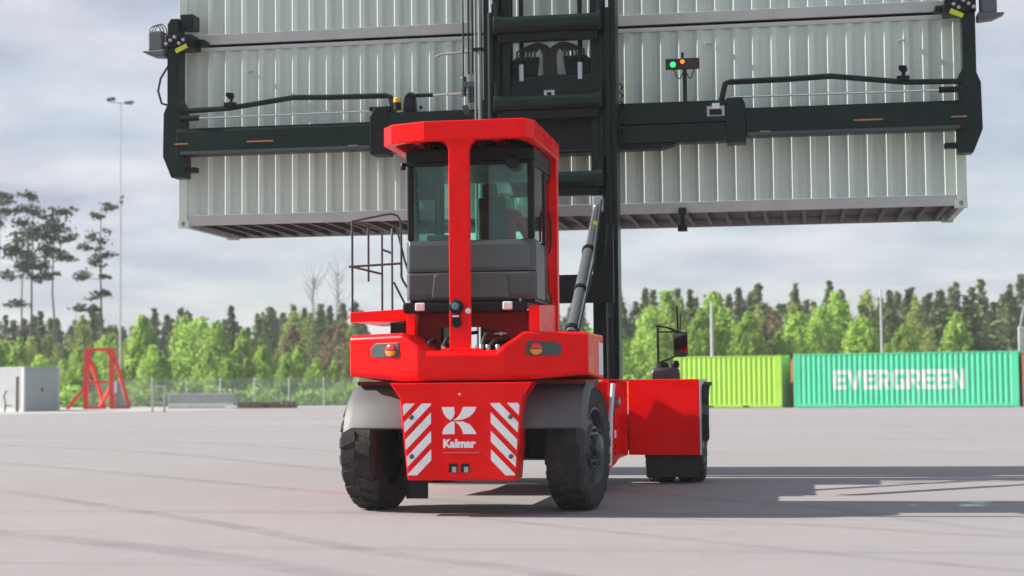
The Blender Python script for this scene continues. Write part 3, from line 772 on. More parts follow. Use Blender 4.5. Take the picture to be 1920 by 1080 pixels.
# engine bay under the cab
w = MB(); w.box(-.60, .60, .63, 4.4, 1.44, 1.62); w.build('deck', BLK, T, bevel=.01)
w = MB(); w.box(.02, .60, -.10, .9, 1.62, 2.12); w.box(-.60, -.42, -.05, .9, 1.62, 2.1); w.build('engine_block', BLK, T, bevel=.02)
for x0, x1 in ((-.76, -.66), (.62, .74)):
    w = MB(); w.prism([(-.42, 1.96), (1.10, 1.62), (1.10, 2.34), (-.42, 2.27)], 'yz', x0, x1); w.build('cab_support', RED, T, bevel=.01)
w = MB(); w.box(-.65, .61, -.30, -.27, 2.04, 2.22); w.box(-.65, -.40, -.30, -.27, 1.78, 2.038); w.box(.10, .61, -.30, -.27, 1.90, 2.038); w.build('bay_wall', REDSHADE, T)  # shade under the cab is put into the wall colour
for k, (pa, pb, pc) in enumerate((((-.35, -.5, 1.78), (-.25, -.35, 1.95), (-.10, .3, 2.0)), ((.12, -.6, 1.78), (.16, -.4, 1.98), (.3, -.2, 1.97)), ((.2, -.6, 1.78), (.28, -.4, 1.90), (.42, -.25, 1.9)), ((-.5, -.55, 1.78), (-.46, -.4, 1.9), (-.4, .3, 1.85)))):
    MB().tube([pa, tuple((Vector(pa) + Vector(pb)) / 2 + Vector((0, -.03, .03))), pb, pc], .022, 8).build('hose', HOSE, T, smooth=60)
w = MB()
for x in (.13, .20, .31):
    w.lathe([(.026, 0), (.026, .06), (.018, .07)], (x, -.62, 1.767), 'z', 10)
w.tube([(.10, -.33, 1.96), (.36, -.33, 1.965)], .012, 6); w.lathe([(.02, 0), (.02, -.03)], (.12, -.33, 1.96), 'y', 8); w.lathe([(.02, 0), (.02, -.03)], (.3, -.33, 1.962), 'y', 8)
w.build('hose_coupling', STEEL, T, smooth=40)

# overhead guard
for x_ in (-.215, .145):
    MB().lathe([(.02, 0), (.02, .02), (.012, .026)], (x_, -.99, 1.79), 'z', 8).build('anchor_bolt', STEEL, T)
plan = [(-.42, -1.00), (-.82, -.84), (-.955, -.62), (-.955, 1.02), (.775, 1.02), (.775, -.84), (.70, -1.00)]
def ring_wall(plan, z0, z1, th):
    mb = MB(); n = len(plan)
    cx = sum(p[0] for p in plan) / n; cy = sum(p[1] for p in plan) / n
    inn = []
    for i in range(n):
        p0, p1, p2 = Vector(plan[i - 1]), Vector(plan[i]), Vector(plan[(i + 1) % n])
        d1, d2 = (p1 - p0).normalized(), (p2 - p1).normalized()
        n1, n2 = Vector((d1.y, -d1.x)), Vector((d2.y, -d2.x))
        if n1.dot(Vector((cx, cy)) - p1) < 0:
            n1, n2 = -n1, -n2
        b = (n1 + n2).normalized(); inn.append(p1 + b * (th / max(.3, b.dot(n1))))
    vs = [(p[0], p[1], z0) for p in plan] + [(p[0], p[1], z1) for p in plan] + [(p[0], p[1], z0) for p in inn] + [(p[0], p[1], z1) for p in inn]
    for i in range(n):
        j = (i + 1) % n
        mb.f += [(i, j, n + j, n + i), (2 * n + i, 3 * n + i, 3 * n + j, 2 * n + j), (i, 2 * n + i, 2 * n + j, j), (n + i, n + j, 3 * n + j, 3 * n + i)]
    mb.v += vs
    return mb
w = ring_wall(plan, 4.045, 4.255, .12)
w.prism([(-.15, 1.765), (-.15, 3.93), (-.175, 4.0), (-.23, 4.048), (.155, 4.048), (.10, 4.0), (.075, 3.93), (.075, 1.765)], 'xz', -.995, -.90)
w.box(-.24, .17, -1.03, -.72, 1.766, 1.79)
w.box(.625, .765, .86, 1.00, 1.62, 4.046); w.box(-.885, -.745, .86, 1.00, 1.62, 4.046)
og = w.build('overhead_guard', RED, T, bevel=.016, seg=3)
w = MB(); ins = [(p[0] * .93, p[1] * .93) for p in plan]
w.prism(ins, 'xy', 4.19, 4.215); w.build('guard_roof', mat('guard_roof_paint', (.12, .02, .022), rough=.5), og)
for k in range(5):
    w = MB(); x = -.65 + k * .3; w.box(x, x + .06, -.88, .9, 4.10, 4.188); w.build('guard_slat', RED, og)
w = MB(); w.lathe([(.075, 0), (.075, -.07), (.05, -.085)], (-.065, -.997, 2.235), 'y', 18); w.box(-.105, -.03, -1.06, -.997, 2.06, 2.15); w.lathe([(.05, -.0), (.05, -.05)], (-.065, -.997, 2.06), 'y', 12)
cmr = w.build('rear_camera', BLK, og, smooth=40)
MB().lathe([(.04, -.086), (.03, -.092)], (-.065, -.997, 2.24), 'y', 14).build('lens', mat('camera_lens', (.05, .16, .17), rough=.08, coat=1.0), cmr)
MB().box(-.10, -.03, -1.064, -1.06, 2.125, 2.142).build('label_strip', WHT, cmr)
MB().lathe([(.03, 0), (.03, -.05)], (.065, -.997, 2.19), 'y', 10).build('reflector', LAMPW, og)

# cab
cab = empty('cab', (0, 0, 0), 0, T)
xl, xr, yb, yf = -.75, .69, -.40, 1.28
zf, zs, zg, zt = 2.33, 3.01, 3.84, 4.035
w = MB()
for x in (xl, xr - .075):
    for y in (yb, yf - .08):
        w.box(x, x + .075, y, y + .08, zs, zg)
w.box(xl, xr, yb, yf, zf - .03, zf + .02)
w.box(xl - .01, xr + .01, yb - .01, yf + .01, zg, zt)
w.box(xl, xl + .05, yb + .082, yf - .082, zs - .03, zs + .02); w.box(xr - .06, xr, .40, .47, zf + .03, zg)
w.build('cab_frame', BLK, cab, bevel=.02, seg=3)
# lower rear panel, bulged, in two mouldings
w = MB(); rings = []
for z, d in ((2.335, .02), (2.40, .05), (2.62, .055), (2.645, .045)):
    rings.append([(xl - .012, yb + .03, z), (xl + .03, yb - d, z), (xr - .03, yb - d, z), (xr + .025, yb + .03, z), (xr + .025, yb + .08, z), (xl - .012, yb + .08, z)])
w.loft(rings); lp = w.build('lower_panel', GREY, cab, bevel=.012)
w = MB(); rings = []
for z, d in ((2.652, .045), (2.70, .05), (2.95, .03), (3.005, .01)):
    rings.append([(xl - .012, yb + .03, z), (xl + .03, yb - d, z), (xr - .03, yb - d, z), (xr + .015, yb + .03, z), (xr + .015, yb + .08, z), (xl - .012, yb + .08, z)])
w.loft(rings).build('upper_panel', GREY, cab, bevel=.012)
w = MB(); w.prism([(-.46, 2.36), (-.43, 2.61), (-.38, 2.64), (.34, 2.64), (.39, 2.61), (.42, 2.36)], 'xz', yb - .052, yb - .075); w.build('service_hatch', GREY, lp, bevel=.012)
# sides below the glass
w = MB(); w.box(xl, xl + .04, yb + .085, yf, zf + .02, zs - .032); w.build('side_panel', GREY, cab, bevel=.01)
w = MB(); w.box(xl, xr, yf - .05, yf, zf + .02, 2.6); w.build('front_panel', GREY, cab, bevel=.01)
w = MB(); w.prism([(yb + .085, zf + .021), (.395, zf + .021), (.395, 2.98), (yb + .085, 3.0)], 'yz', xr - .045, xr - .005); dr = w.build('rear_quarter_panel', GREY, cab, bevel=.008)
w = MB(); y0, y1 = .475, yf - .085
w.box(xr - .04, xr - .002, y0, y1, zf + .021, zf + .12); w.box(xr - .04, xr - .002, y0, y1, zg - .06, zg - .002); w.box(xr - .04, xr - .002, y0, y0 + .05, zf + .122, zg - .062); w.box(xr - .04, xr - .002, y1 - .05, y1, zf + .122, zg - .062)
door = w.build('door', BLK, cab, bevel=.008)
MB().box(xr - .025, xr - .018, y0 + .051, y1 - .051, zf + .122, zg - .062).build('door_glass', GLASS, door)
MB().tube([(xr + .02, .52, 2.9), (xr + .045, .54, 3.0), (xr + .045, .54, 3.3), (xr + .02, .52, 3.4)], .012, 6).build('handle', BLK, door)
MB().box(xl + .077, xr - .077, yb + .012, yb + .018, zs + .0, zg - .002).build('rear_window', GLASS, cab)
MB().box(xl + .012, xl + .018, yb + .082, yf - .082, zs + .022, zg - .002).build('side_window', GLASS, cab)
MB().box(xr - .024, xr - .018, yb + .082, .398, zs + .0, zg - .002).build('side_window', GLASS, cab)
MB().box(xl + .077, xr - .077, yf - .03, yf - .024, 2.602, zg - .002).build('windscreen', GLASS, cab)
w = MB(); w.prism([(yb - .012, 3.855), (yb - .055, 3.845), (yb - .055, 3.865), (yb - .012, 3.89)], 'yz', xl - .02, xr + .02); w.build('visor_lip', BLK, cab)
w = MB(); w.lathe([(.045, 0), (.075, -.03), (.075, -.09), (.06, -.095)], (.47, yb - .058, 3.845), 'y', 16); w.build('work_light', BLK, cab, smooth=40)
for x in (xl - .03, xr - .02):
    w = MB(); w.lathe([(.03, 0), (.035, .05), (.02, .08)], (x, yb - .06, 3.80), 'z', 10); w.build('side_marker', BLK, cab, smooth=40)
MB().tube([(xl + .1, yb - .03, 3.82), (xl + .1, yb - .035, 3.5), (xl + .14, yb - .035, 3.2)], .006, 5).build('wiper', BLK, cab)
w = MB(); w.box(xl - .04, .60, yb - .085, yb + .05, 2.195, 2.315); bm_ = w.build('rear_beam', BLK, cab, bevel=.03, seg=3)
for x in (-.585, .40):
    MB().box(x - .055, x + .055, yb - .115, yb - .088, 2.22, 2.31).build('reversing_lamp', LAMPW, bm_, bevel=.015)
for x in (-.72, .53):
    MB().lathe([(.018, 0), (.014, .03)], (x, yb - .02, 2.316), 'z', 8).build('stud', STEEL, bm_)
# cab interior
w = MB(); w.box(-.02, .30, .0, .12, 2.82, 3.52); w.box(.03, .19, .02, .10, 3.525, 3.68); w.box(-.04, .34, .0, .5, 2.70, 2.82); w.box(.02, .28, .1, .4, 2.35, 2.698)
w.box(-.10, -.045, .1, .45, 2.86, 2.92); w.box(.345, .40, .1, .5, 2.86, 2.92); w.build('seat', SEATM, cab, bevel=.03, seg=3)
w = MB(); w.tube([(.16, .93, 2.4), (.16, .80, 2.95)], .03, 8)
pts = [(.16 + .19 * math.cos(t), .79 - .06 * math.sin(t), 2.98 + .17 * math.sin(t) * .5) for t in np.linspace(0, 2 * math.pi, 25)]
w.tube(pts, .015, 6); w.tube([pts[0], (.16, .79, 2.96), pts[12]], .012, 6); w.build('steering_wheel', BLK, cab, smooth=50)
w = MB(); w.box(-.60, .55, .98, 1.18, 2.6, 2.95); w.box(.38, .56, .7, .78, 3.05, 3.25); w.tube([(.47, .78, 2.9), (.47, .76, 3.1)], .012, 6); w.build('dashboard', BLK, cab, bevel=.02)
w = MB(); w.box(-.62, -.18, -.1, .2, 2.36, 2.9); w.box(-.55, -.25, -.32, -.25, 3.0, 3.08); w.build('console', GREY, cab, bevel=.02)

# access platform on the left with handrails
w = MB(); w.prism([(-1.44, 2.225), (-.78, 2.255), (-.78, 2.13), (-1.44, 2.115)], 'xz', -.30, 1.15); plat = w.build('platform', RED, T, bevel=.012)
w = MB(); w.box(-1.0, -.76, -.2, .9, 1.97, 2.11); w.build('bracket', BLK, plat, bevel=.01)
RAIL = mat('handrail_paint', (.045, .05, .055), rough=.45, var=.1)
for pts in ([(-1.42, -.27, 2.22), (-1.42, -.27, 3.26)],
            [(-1.42, -.27, 3.26), (-1.05, -.27, 3.325), (-.96, -.27, 3.335), (-.89, -.27, 3.31), (-.855, -.27, 3.25), (-.85, -.27, 3.1), (-.85, -.27, 2.62), (-.83, -.27, 2.57), (-.74, -.27, 2.43)],
            [(-1.455, -.28, 2.745), (-.85, -.28, 2.77)],
            [(-1.42, -.27, 3.26), (-1.42, 1.1, 3.28), (-1.42, 1.1, 2.22)],
            [(-1.42, -.27, 2.745), (-1.42, 1.1, 2.75)],
            [(-1.42, .45, 3.27), (-1.42, .45, 2.62)],
            [(-1.30, 1.12, 2.22), (-1.30, 1.12, 3.3), (-1.25, 1.12, 3.34), (-1.14, 1.12, 2.9), (-1.02, 1.12, 2.55), (-1.0, 1.12, 2.22)],
            [(-1.30, 1.14, 3.0), (-1.42, 1.14, 3.05)],
            [(-1.28, 1.12, 2.65), (-1.06, 1.12, 2.22)],
            [(-1.0, 1.12, 2.52), (-.78, 1.12, 2.47)]):
    MB().tube(pts, .0135, 6).build('handrail', RAIL, plat, smooth=60)

# mast
MZ = 9.6
def rail_section(x0, x1, y0, y1, z0, z1, s):
    # I/C shaped upright opening inwards
    mb = MB(); t = .07
    if s < 0:
        poly = [(x0, y0), (x1, y0), (x1, y0 + t), (x0 + t, y0 + t), (x0 + t, y1 - t), (x1, y1 - t), (x1, y1), (x0, y1)]
    else:
        poly = [(x1, y0), (x1, y1), (x0, y1), (x0, y1 - t), (x1 - t, y1 - t), (x1 - t, y0 + t), (x0, y0 + t), (x0, y0)]
    return mb.prism(poly, 'xy', z0, z1)
mast = empty('mast', (0, 0, 0), 0, T)
for s in (-1, 1):
    x0, x1 = sorted((s * .74, s * .985))
    rail_section(x0, x1, 5.55, 5.98, .55, MZ, s).build('outer_upright', GRN, mast, bevel=.008)
    x0, x1 = sorted((s * .60, s * .73))
    rail_section(x0, x1, 5.63, 5.93, 2.0, MZ + 1.8, s).build('inner_upright', GRN, mast, bevel=.008)
    MB().tube([(s * .86, 5.50, 1.2), (s * .86, 5.50, 6.9)], .055, 12).build('lift_cylinder', BLK, mast, smooth=50)
    MB().tube([(s * .86, 5.50, 6.9), (s * .86, 5.50, MZ)], .035, 12).build('lift_rod', CHROME, mast, smooth=50)
    MB().tube([(s * .44, 5.72, 5.98), (s * .44, 5.72, MZ)], .035, 8).build('lift_chain', BLK, mast)
    MB().tube([(s * .44, 5.72, 5.9), (s * .44, 5.72, 6.15)], .045, 8).build('chain_anchor', STEEL, mast)
    MB().prism([(5.2, .5), (5.2, 1.0), (5.5, 1.5), (5.548, 1.5), (5.548, .5)], 'yz', *sorted((s * .72, s * .98))).build('mast_foot', BLK, mast, bevel=.01)
    for z in (6.95, 5.75, 4.6):
        MB().prism([(s * .735, z - .28), (s * .80, z - .28), (s * .80, z + .1), (s * .735, z + .1)] if s > 0 else [(s * .80, z - .28), (s * .735, z - .28), (s * .735, z + .1), (s * .80, z + .1)], 'xz', 5.40, 5.548).build('bracket', GRN, mast, bevel=.01)
for zc, hh in ((6.69, .235), (5.52, .20), (4.38, .22), (8.6, .24)):
    mb = MB(); rings = []
    for x, k in ((-.80, 1.25), (-.70, 1.08), (-.60, 1.0), (.60, 1.0), (.70, 1.08), (.80, 1.25)):
        h = hh * k / 2
        rings.append([(x, 5.545, zc - h), (x, 5.36, zc - h), (x, 5.31, zc - h * .5), (x, 5.31, zc + h * .5), (x, 5.36, zc + h), (x, 5.545, zc + h)])
    mb.loft(rings).build('crossbar', GRN, mast, bevel=.02, seg=3)
    MB().box(-.735, .735, 5.42, 5.545, zc - hh * .5 - .13, zc - hh * .5 - .004).build('crossbar_web', BLK, mast, bevel=.01)
w = MB(); w.prism([(-.55, 2.97), (.73, 2.97), (.80, 3.10), (.88, 3.7), (.95, 3.7), (.95, 2.56), (-.55, 2.56)], 'xz', 5.20, 5.30)
w.build('mast_plate', BLK, mast, bevel=.01)
for x, r in ((-1.03, .036), (-1.10, .018)):
    MB().tube([(x, 5.52, 1.6), (x, 5.52, MZ)], r, 10).build('hydraulic_pipe', mat('pipe_grey', (.20, .21, .215), rough=.35, metal=.4), mast, smooth=60)
for z in (3.2, 5.05, 6.35, 7.4):
    MB().box(-1.13, -.98, 5.47, 5.57, z, z + .04).build('pipe_clamp', BLK, mast)
for x, z0 in ((-1.33, 6.0), (-1.25, 6.05), (-1.19, 6.05)):
    MB().tube([(x, 5.75, z0), (x, 5.75, MZ)], .014, 6).build('hydraulic_line', HOSE, mast)
w = MB(); w.lathe([(.045, 0), (.045, .28), (.03, .3)], (-1.33, 5.75, 5.72), 'z', 10); w.box(-1.31, -1.13, 5.70, 5.80, 5.85, 5.93); w.lathe([(.03, 0), (.03, .24)], (-1.24, 5.75, 5.62), 'z', 8); w.lathe([(.025, 0), (.025, .22)], (-1.19, 5.75, 5.62), 'z', 8)
w.build('hose_manifold', mat('manifold_dark', (.10, .105, .11), rough=.3, metal=.7), mast, bevel=.005)
for k in range(4):
    cx, cz, r = -1.16, 5.56, .10 + .022 * k
    MB().tube([(cx + r * 1.1 * math.cos(t), 5.72 + .02 * k, cz + r * math.sin(t)) for t in np.linspace(R(170), R(400), 16)], .014, 6).build('hose_loop', HOSE, mast, smooth=60)
MB().tube([(-1.80, 5.9, 6.36), (-1.70, 5.9, 6.40), (-1.2, 5.9, 6.42), (-1.0, 5.9, 6.42)], .018, 6).build('feeler_arm', mat('pale_arm', (.4, .42, .42), rough=.5), mast)

# tilt cylinders
for s in (-1, 1):
    p0, p1 = Vector((s * .72, 2.3, 2.02)), Vector((s * .74, 5.22, 3.98))
    q = p0.lerp(p1, .62)
    tc_ = MB().tube([p0, q], .076, 16).build('tilt_cylinder', mat('cylinder_grey', (.20, .21, .215), rough=.22, metal=.5), T, smooth=50)
    MB().tube([q, p1], .058, 14).build('rod', STEEL, tc_, smooth=50)
    for t in (.02, .30, .60):
        a_ = p0.lerp(p1, t); b_ = p0.lerp(p1, t + .02)
        MB().tube([a_, b_], .09, 16).build('collar', BLK, tc_, smooth=50)
    MB().tube([p0 + Vector((s * .10, 0, .06)), p0.lerp(p1, .5) + Vector((s * .11, 0, .05)), p1 + Vector((s * .06, -.1, .05))], .018, 6).build('hose', HOSE, tc_, smooth=60)
    MB().box(*sorted((s * .66, s * .82)), 5.12, 5.34, 3.86, 4.10).build('clevis', STEEL, tc_, bevel=.03)
    t_ = p0.lerp(p1, .82)
    MB().obox(t_ + Vector((s * .03, -.075, 0)), (.05, .02, .10)).build('yellow_tag', YEL, tc_)
    MB().tube([(s * .88, 5.46, 2.35), (s * .88, 5.46, 2.75)], .03, 8).build('valve', BLK, tc_)

# carriage and spreader
car = empty('carriage', (0, 0, 0), 0, T)
MB().box(-.60, .60, 5.70, 5.92, 5.66, 5.98).build('carriage_plate', GRN, car, bevel=.01)
MB().box(-.60, .60, 5.76, 5.95, 4.86, 5.658).build('carriage_frame', BLK, car, bevel=.01)
for s in (-1, 1):
    MB().prism([(s * .58, 5.985), (s * .22, 5.985), (s * .18, 6.27), (s * .52, 6.27), (s * .58, 6.22)], 'xz', 5.74, 5.90).build('roller_box', BLK, car, bevel=.015)
    for k in range(6):
        x0_ = s * (.50 - .055 * k); x1_ = s * (-.02 + .022 * k); top = 6.27 + .19 - .018 * k
        pts = [(x0_, 5.70 - .012 * k, 6.20)]
        for t in np.linspace(0, 1, 12):
            xx = x0_ + (x1_ - x0_) * (t ** .8); zz = 6.24 + (top - 6.24) * math.sin(math.pi * min(1, t * .62 + .12)) ** .8 - .16 * max(0, t - .5) ** 1.2
            pts.append((xx, 5.68 - .012 * k, zz))
        pts += [(x1_ + s * .004, 5.68 - .01 * k, 6.06), (x1_, 5.69, 5.95)]
        MB().tube(pts, .016, 6).build('hose', HOSE, car, smooth=60)
w = MB(); w.box(-.09, -.04, 5.60, 5.70, 5.60, 5.74); w.box(.02, .07, 5.60, 5.70, 5.60, 5.74); w.box(-.04, .02, 5.61, 5.69, 5.70, 5.74); w.build('shackle', STEEL, car, bevel=.006)

sp = empty('spreader', (0, 0, 0), 0, T)
w = MB(); w.box(-2.62, 2.80, 5.99, 6.30, 5.235, 5.56); w.build('upper_beam', GRN, sp, bevel=.015)
w = MB(); w.box(-2.62, 2.80, 6.0, 6.30, 4.955, 5.23); w.build('lower_beam', GRN, sp, bevel=.015)
w = MB(); w.prism([(-1.6, 4.955), (-1.4, 4.87), (1.6, 4.87), (1.85, 4.952), (1.0, 4.952)], 'xz', 6.02, 6.28); w.build('keel', BLK, sp, bevel=.01)
w = MB(); w.box(-.95, .95, 5.955, 6.35, 4.84, 5.75); w.build('center_box', BLK, sp, bevel=.02)
for s in (-1, 1):
    x0, x1 = sorted((s * 2.56, s * 2.84))
    MB().prism([(x0, 4.92), (x1, 4.92), (x1, 5.50), (s * 2.80, 5.585), (s * 2.60, 5.585), (x0, 5.57)] if s > 0 else [(x0, 4.92), (x1, 4.92), (x1, 5.57), (s * 2.60, 5.64), (s * 2.76, 5.64), (x0, 5.50)], 'xz', 5.965, 6.33).build('end_collar', GRN if s > 0 else BLK, sp, bevel=.012)
    x0, x1 = sorted((s * 2.845, s * 5.98))
    MB().prism([(6.05, 5.015), (6.30, 5.015), (6.30, 5.43), (6.10, 5.445), (6.05, 5.385), (6.045, 5.08)], 'yz', x0, x1).build('telescopic_arm', GRN, sp, bevel=.01)
    MB().box(*sorted((s * 2.86, s * 5.9)), 6.02, 6.046, 5.02, 5.07).build('wear_rail', mat('worn_green_steel', (.055, .075, .068), rough=.4, metal=.2, var=.3, scale=4), sp, bevel=.005)
    for xx, ln in ((4.40, .42), (5.78, .22)):
        MB().box(*sorted((s * xx, s * (xx + ln))), 6.028, 6.045, 5.185, 5.205).build('wear_strip', RUST, sp)
    MB().box(*sorted((s * 3.05, s * 3.2)), 6.028, 6.044, 5.06, 5.085).build('wear_strip', RUST, sp)
    # leg at the container's end
    ox = s * 6.03
    leg = [(-.13, 7.12), (-.13, 5.85), (-.19, 5.70), (-.20, 5.02), (-.06, 4.68), (.16, 4.68), (.16, 5.02), (.13, 5.05), (.13, 5.80), (.06, 5.92), (.06, 7.2), (-.08, 7.2)]
    poly = [(ox - s * a_, b_) for a_, b_ in leg]
    lg = MB().prism(poly, 'xz', 6.12, 6.42).build('end_leg', GRN, sp, bevel=.015)
    MB().box(*sorted((ox - s * .05, ox - s * .27)), 6.2, 6.5, 7.05, 7.28).build('leg_head', GRN, lg, bevel=.015)
    w = MB(); w.box(*sorted((ox + s * .14, ox - s * .30)), 6.05, 6.50, 6.72, 6.93); w.box(*sorted((ox + s * .05, ox - s * .42)), 6.3, 6.56, 6.80, 6.89)
    w.build('twistlock_head', BLK, lg, bevel=.02)
    for k in range(5):
        MB().lathe([(.03, 0), (.03, -.05), (.02, -.06)], (ox + s * (.10 - .07 * k), 6.05, 6.78 + .05 * (k % 3)), 'y', 8).build('fitting', STEEL, lg)
    MB().obox((ox - s * .14, 6.03, 6.70), (.20, .03, .07), Matrix.Rotation(R(25) * s, 3, 'Y')).build('lock_indicator', YEL, lg, bevel=.004)
    # camera and hose drum outside the leg
    w = MB(); w.box(*sorted((ox + s * .21, ox + s * .44)), 6.10, 6.38, 6.70, 7.02); w.prism([(ox + s * .16, 6.60), (ox + s * .38, 6.62), (ox + s * .56, 6.70), (ox + s * .16, 6.72)], 'xz', 6.08, 6.36); w.build('sensor_box', mat('sensor_grey', (.10, .105, .115), rough=.5), lg, bevel=.03, seg=3)
    for k in range(3):
        MB().tube([(ox + s * (.36 + .1 * math.cos(t) - .03 * k), 6.2 + .04 * k, 7.0 + (.12 + .02 * k) * math.sin(t)) for t in np.linspace(0, math.pi, 12)], .009, 5).build('cable', HOSE, lg)
    if s < 0: MB().tube([(ox + s * .10, 6.1, 6.45), (ox + s * .22, 6.08, 6.25), (ox + s * .26, 6.08, 6.05), (ox + s * .20, 6.08, 5.85), (ox + s * .08, 6.1, 5.82)], .018, 6).build('cable_loop', HOSE, lg, smooth=60)
    MB().box(*sorted((ox - s * .12, ox - s * .34)), 6.15, 6.3, 4.76, 4.84).build('guide_pin', BLK, lg, bevel=.01)
    # hose tray above the arm and the thin extension rod
    zz = 5.72
    pts = [(5.97, zz), (5.15, zz + .02), (4.10, zz + .15), (3.5, zz + .13), (2.62, zz + .12), (2.55, zz + .10), (2.49, zz - .15)]
    MB().tube([(s * x, 6.12, z) for x, z in pts], .042, 8).build('hose_tray', GRN, sp, smooth=40)
    MB().tube([(s * x, 6.09, z + .02) for x, z in pts[2:]], .02, 6).build('hose', HOSE, sp, smooth=60)
    MB().tube([(s * 2.62, 6.08, 5.61), (s * 5.70, 6.08, 5.60)], .016, 8).build('extension_rod', CHROME, sp, smooth=60)
    MB().tube([(s * 5.62, 6.08, 5.60), (s * 5.92, 6.08, 5.60)], .045, 8).build('rod_end', BLK, sp)
    w = MB(); xk = s * 5.12
    w.box(xk - .09, xk + .09, 6.06, 6.2, 5.76, 5.83); w.tube([(xk, 6.12, 5.82), (xk + .02, 6.12, 5.9)], .03, 8); w.lathe([(.045, 0), (.06, .04), (.045, .09)], (xk + .01, 6.12, 5.89), 'z', 10); w.box(xk - .06, xk + .04, 6.06, 6.14, 5.92, 5.98)
    w.build('work_camera', BLK, sp, bevel=.008)
# signal board
w = MB(); w.tube([(1.96, 6.05, 5.56), (1.96, 6.05, 6.05)], .03, 8); w.tube([(1.93, 6.05, 6.2), (1.93, 6.05, 6.30)], .018, 6); sbp = w.build('signal_mast', GRN, sp, smooth=50)
w = MB(); w.box(1.68, 2.18, 6.00, 6.09, 6.05, 6.205); sb = w.build('signal_board', mat('board_black', (.02, .014, .013), rough=.5), sbp, bevel=.008)
MB().lathe([(.042, 0), (.036, -.02)], (1.79, 5.999, 6.115), 'y', 16).build('green_lamp', LEDG, sb)
MB().lathe([(.034, 0), (.028, -.02)], (1.93, 5.999, 6.155), 'y', 16).build('orange_lamp', LEDO, sb)
MB().lathe([(.03, 0), (.028, -.01)], (2.06, 5.999, 6.12), 'y', 14).build('unlit_lamp', mat('unlit_lens', (.10, .012, .012), rough=.3), sb)
for a0, a1 in ((1.80, 1.95), (1.97, 2.10)):
    MB().tube([(a0 + (a1 - a0) * t, 6.05, 6.05 - .14 * math.sin(t * math.pi)) for t in np.linspace(0, 1, 10)], .009, 5).build('cable', HOSE, sb)
w = MB(); w.box(2.28, 2.54, 5.97, 5.988, 5.32, 5.47); w.build('label_plate', mat('plate_grey', (.42, .44, .44), rough=.4), sp)
MB().box(2.32, 2.50, 5.962, 5.969, 5.335, 5.42).build('label_print', HOLE, sp)
MB().box(2.36, 2.47, 5.955, 5.969, 5.43, 5.51).build('label_tab', LAMPW, sp)
# beacon, pivot post and rod on the left
w = MB(); w.prism([(-2.33, 5.565), (-2.31, 5.80), (-2.25, 5.86), (-2.17, 5.86), (-2.14, 5.80), (-2.12, 5.565)], 'xz', 6.0, 6.12); w.build('pivot_post', BLK, sp, bevel=.015)
MB().tube([(-2.2, 5.98, 5.80), (-1.85, 5.98, 5.80)], .03, 10).build('actuator', BLK, sp, smooth=50)
MB().tube([(-1.86, 5.98, 5.80), (-1.25, 5.98, 5.81)], .02, 10).build('actuator_rod', CHROME, sp, smooth=50)
w = MB(); w.lathe([(.06, 0), (.06, .10), (.03, .11)], (-2.42, 6.04, 5.6), 'z', 12); be = w.build('beacon', BLK, sp, smooth=40)
MB().lathe([(.065, 0), (.065, .06), (.05, .075)], (-2.42, 6.04, 5.712), 'z', 14).build('beacon_lens', AMB, be, smooth=40)
w = MB(); w.box(-2.86, -2.52, 6.0, 6.2, 5.60, 5.66); w.lathe([(.03, 0), (.03, .03)], (-2.45, 6.0, 5.6), 'y', 10); w.lathe([(.03, 0), (.03, .03)], (-2.05, 6.0, 5.62), 'y', 10); w.build('hose_clamp', GRN, sp, bevel=.01)
for k in range(6):
    z = 5.10 + .13 * k
    MB().tube([(1.02, 5.9, z), (1.06, 5.82, z + .03), (1.02, 5.76, z + .07)], .012, 5).build('cable', HOSE, sp)

# ------------------------------------------------------------------ the driver
def skinned(joints, edges, m, name, sub=2):
    me = bpy.data.meshes.new(name)
    me.from_pydata([j[0] for j in joints], edges, [])
    o = bpy.data.objects.new(name, me); COL.objects.link(o)
    sk = o.modifiers.new('skin', 'SKIN'); sk.use_smooth_shade = True
    if not me.skin_vertices:
        bpy.context.view_layer.objects.active = o
    lay = me.skin_vertices[0] if me.skin_vertices else None
    if lay is None:
        return o
    for i, j in enumerate(joints):
        r = j[1]; lay.data[i].radius = (r, r) if not isinstance(r, tuple) else r
    lay.data[0].use_root = True
    ss = o.modifiers.new('sub', 'SUBSURF'); ss.levels = sub; ss.render_levels = sub
    me.materials.append(m)
    return o
def make_skin(joints, edges, m, name):
    me = bpy.data.meshes.new(name); bm = bmesh.new()
    lay = bm.verts.layers.skin.verify()
    vs = []
    for i, (p, r) in enumerate(joints):
        v = bm.verts.new(p); v[lay].radius = r if isinstance(r, tuple) else (r, r)
        if i == 0:
            v[lay].use_root = True
        vs.append(v)
    for a_, b_ in edges:
        bm.edges.new((vs[a_], vs[b_]))
    bm.to_mesh(me); bm.free()
    o = bpy.data.objects.new(name, me); COL.objects.link(o)
    sk = o.modifiers.new('skin', 'SKIN'); sk.use_smooth_shade = True
    ss = o.modifiers.new('sub', 'SUBSURF'); ss.levels = 2; ss.render_levels = 2
    me.materials.append(m)
    return o
PX, PY, PZ = .27, .30, 2.85        # hip point above the seat cushion
J = [((0, 0, .06), (.16, .13)), ((0, .0, .24), (.15, .11)), ((0, -.02, .42), (.17, .115)), ((0, -.02, .53), (.09, .08)),
     ((.18, -.01, .49), .068), ((.25, .12, .28), .05), ((.24, .36, .24), .038), ((-.18, -.01, .49), .068), ((-.24, .14, .28), .05), ((-.12, .42, .26), .038),
     ((.09, .08, .05), .10), ((.11, .46, .06), .075), ((.11, .52, -.33), .055), ((-.09, .08, .05), .10), ((-.11, .46, .06), .075), ((-.11, .52, -.33), .055)]
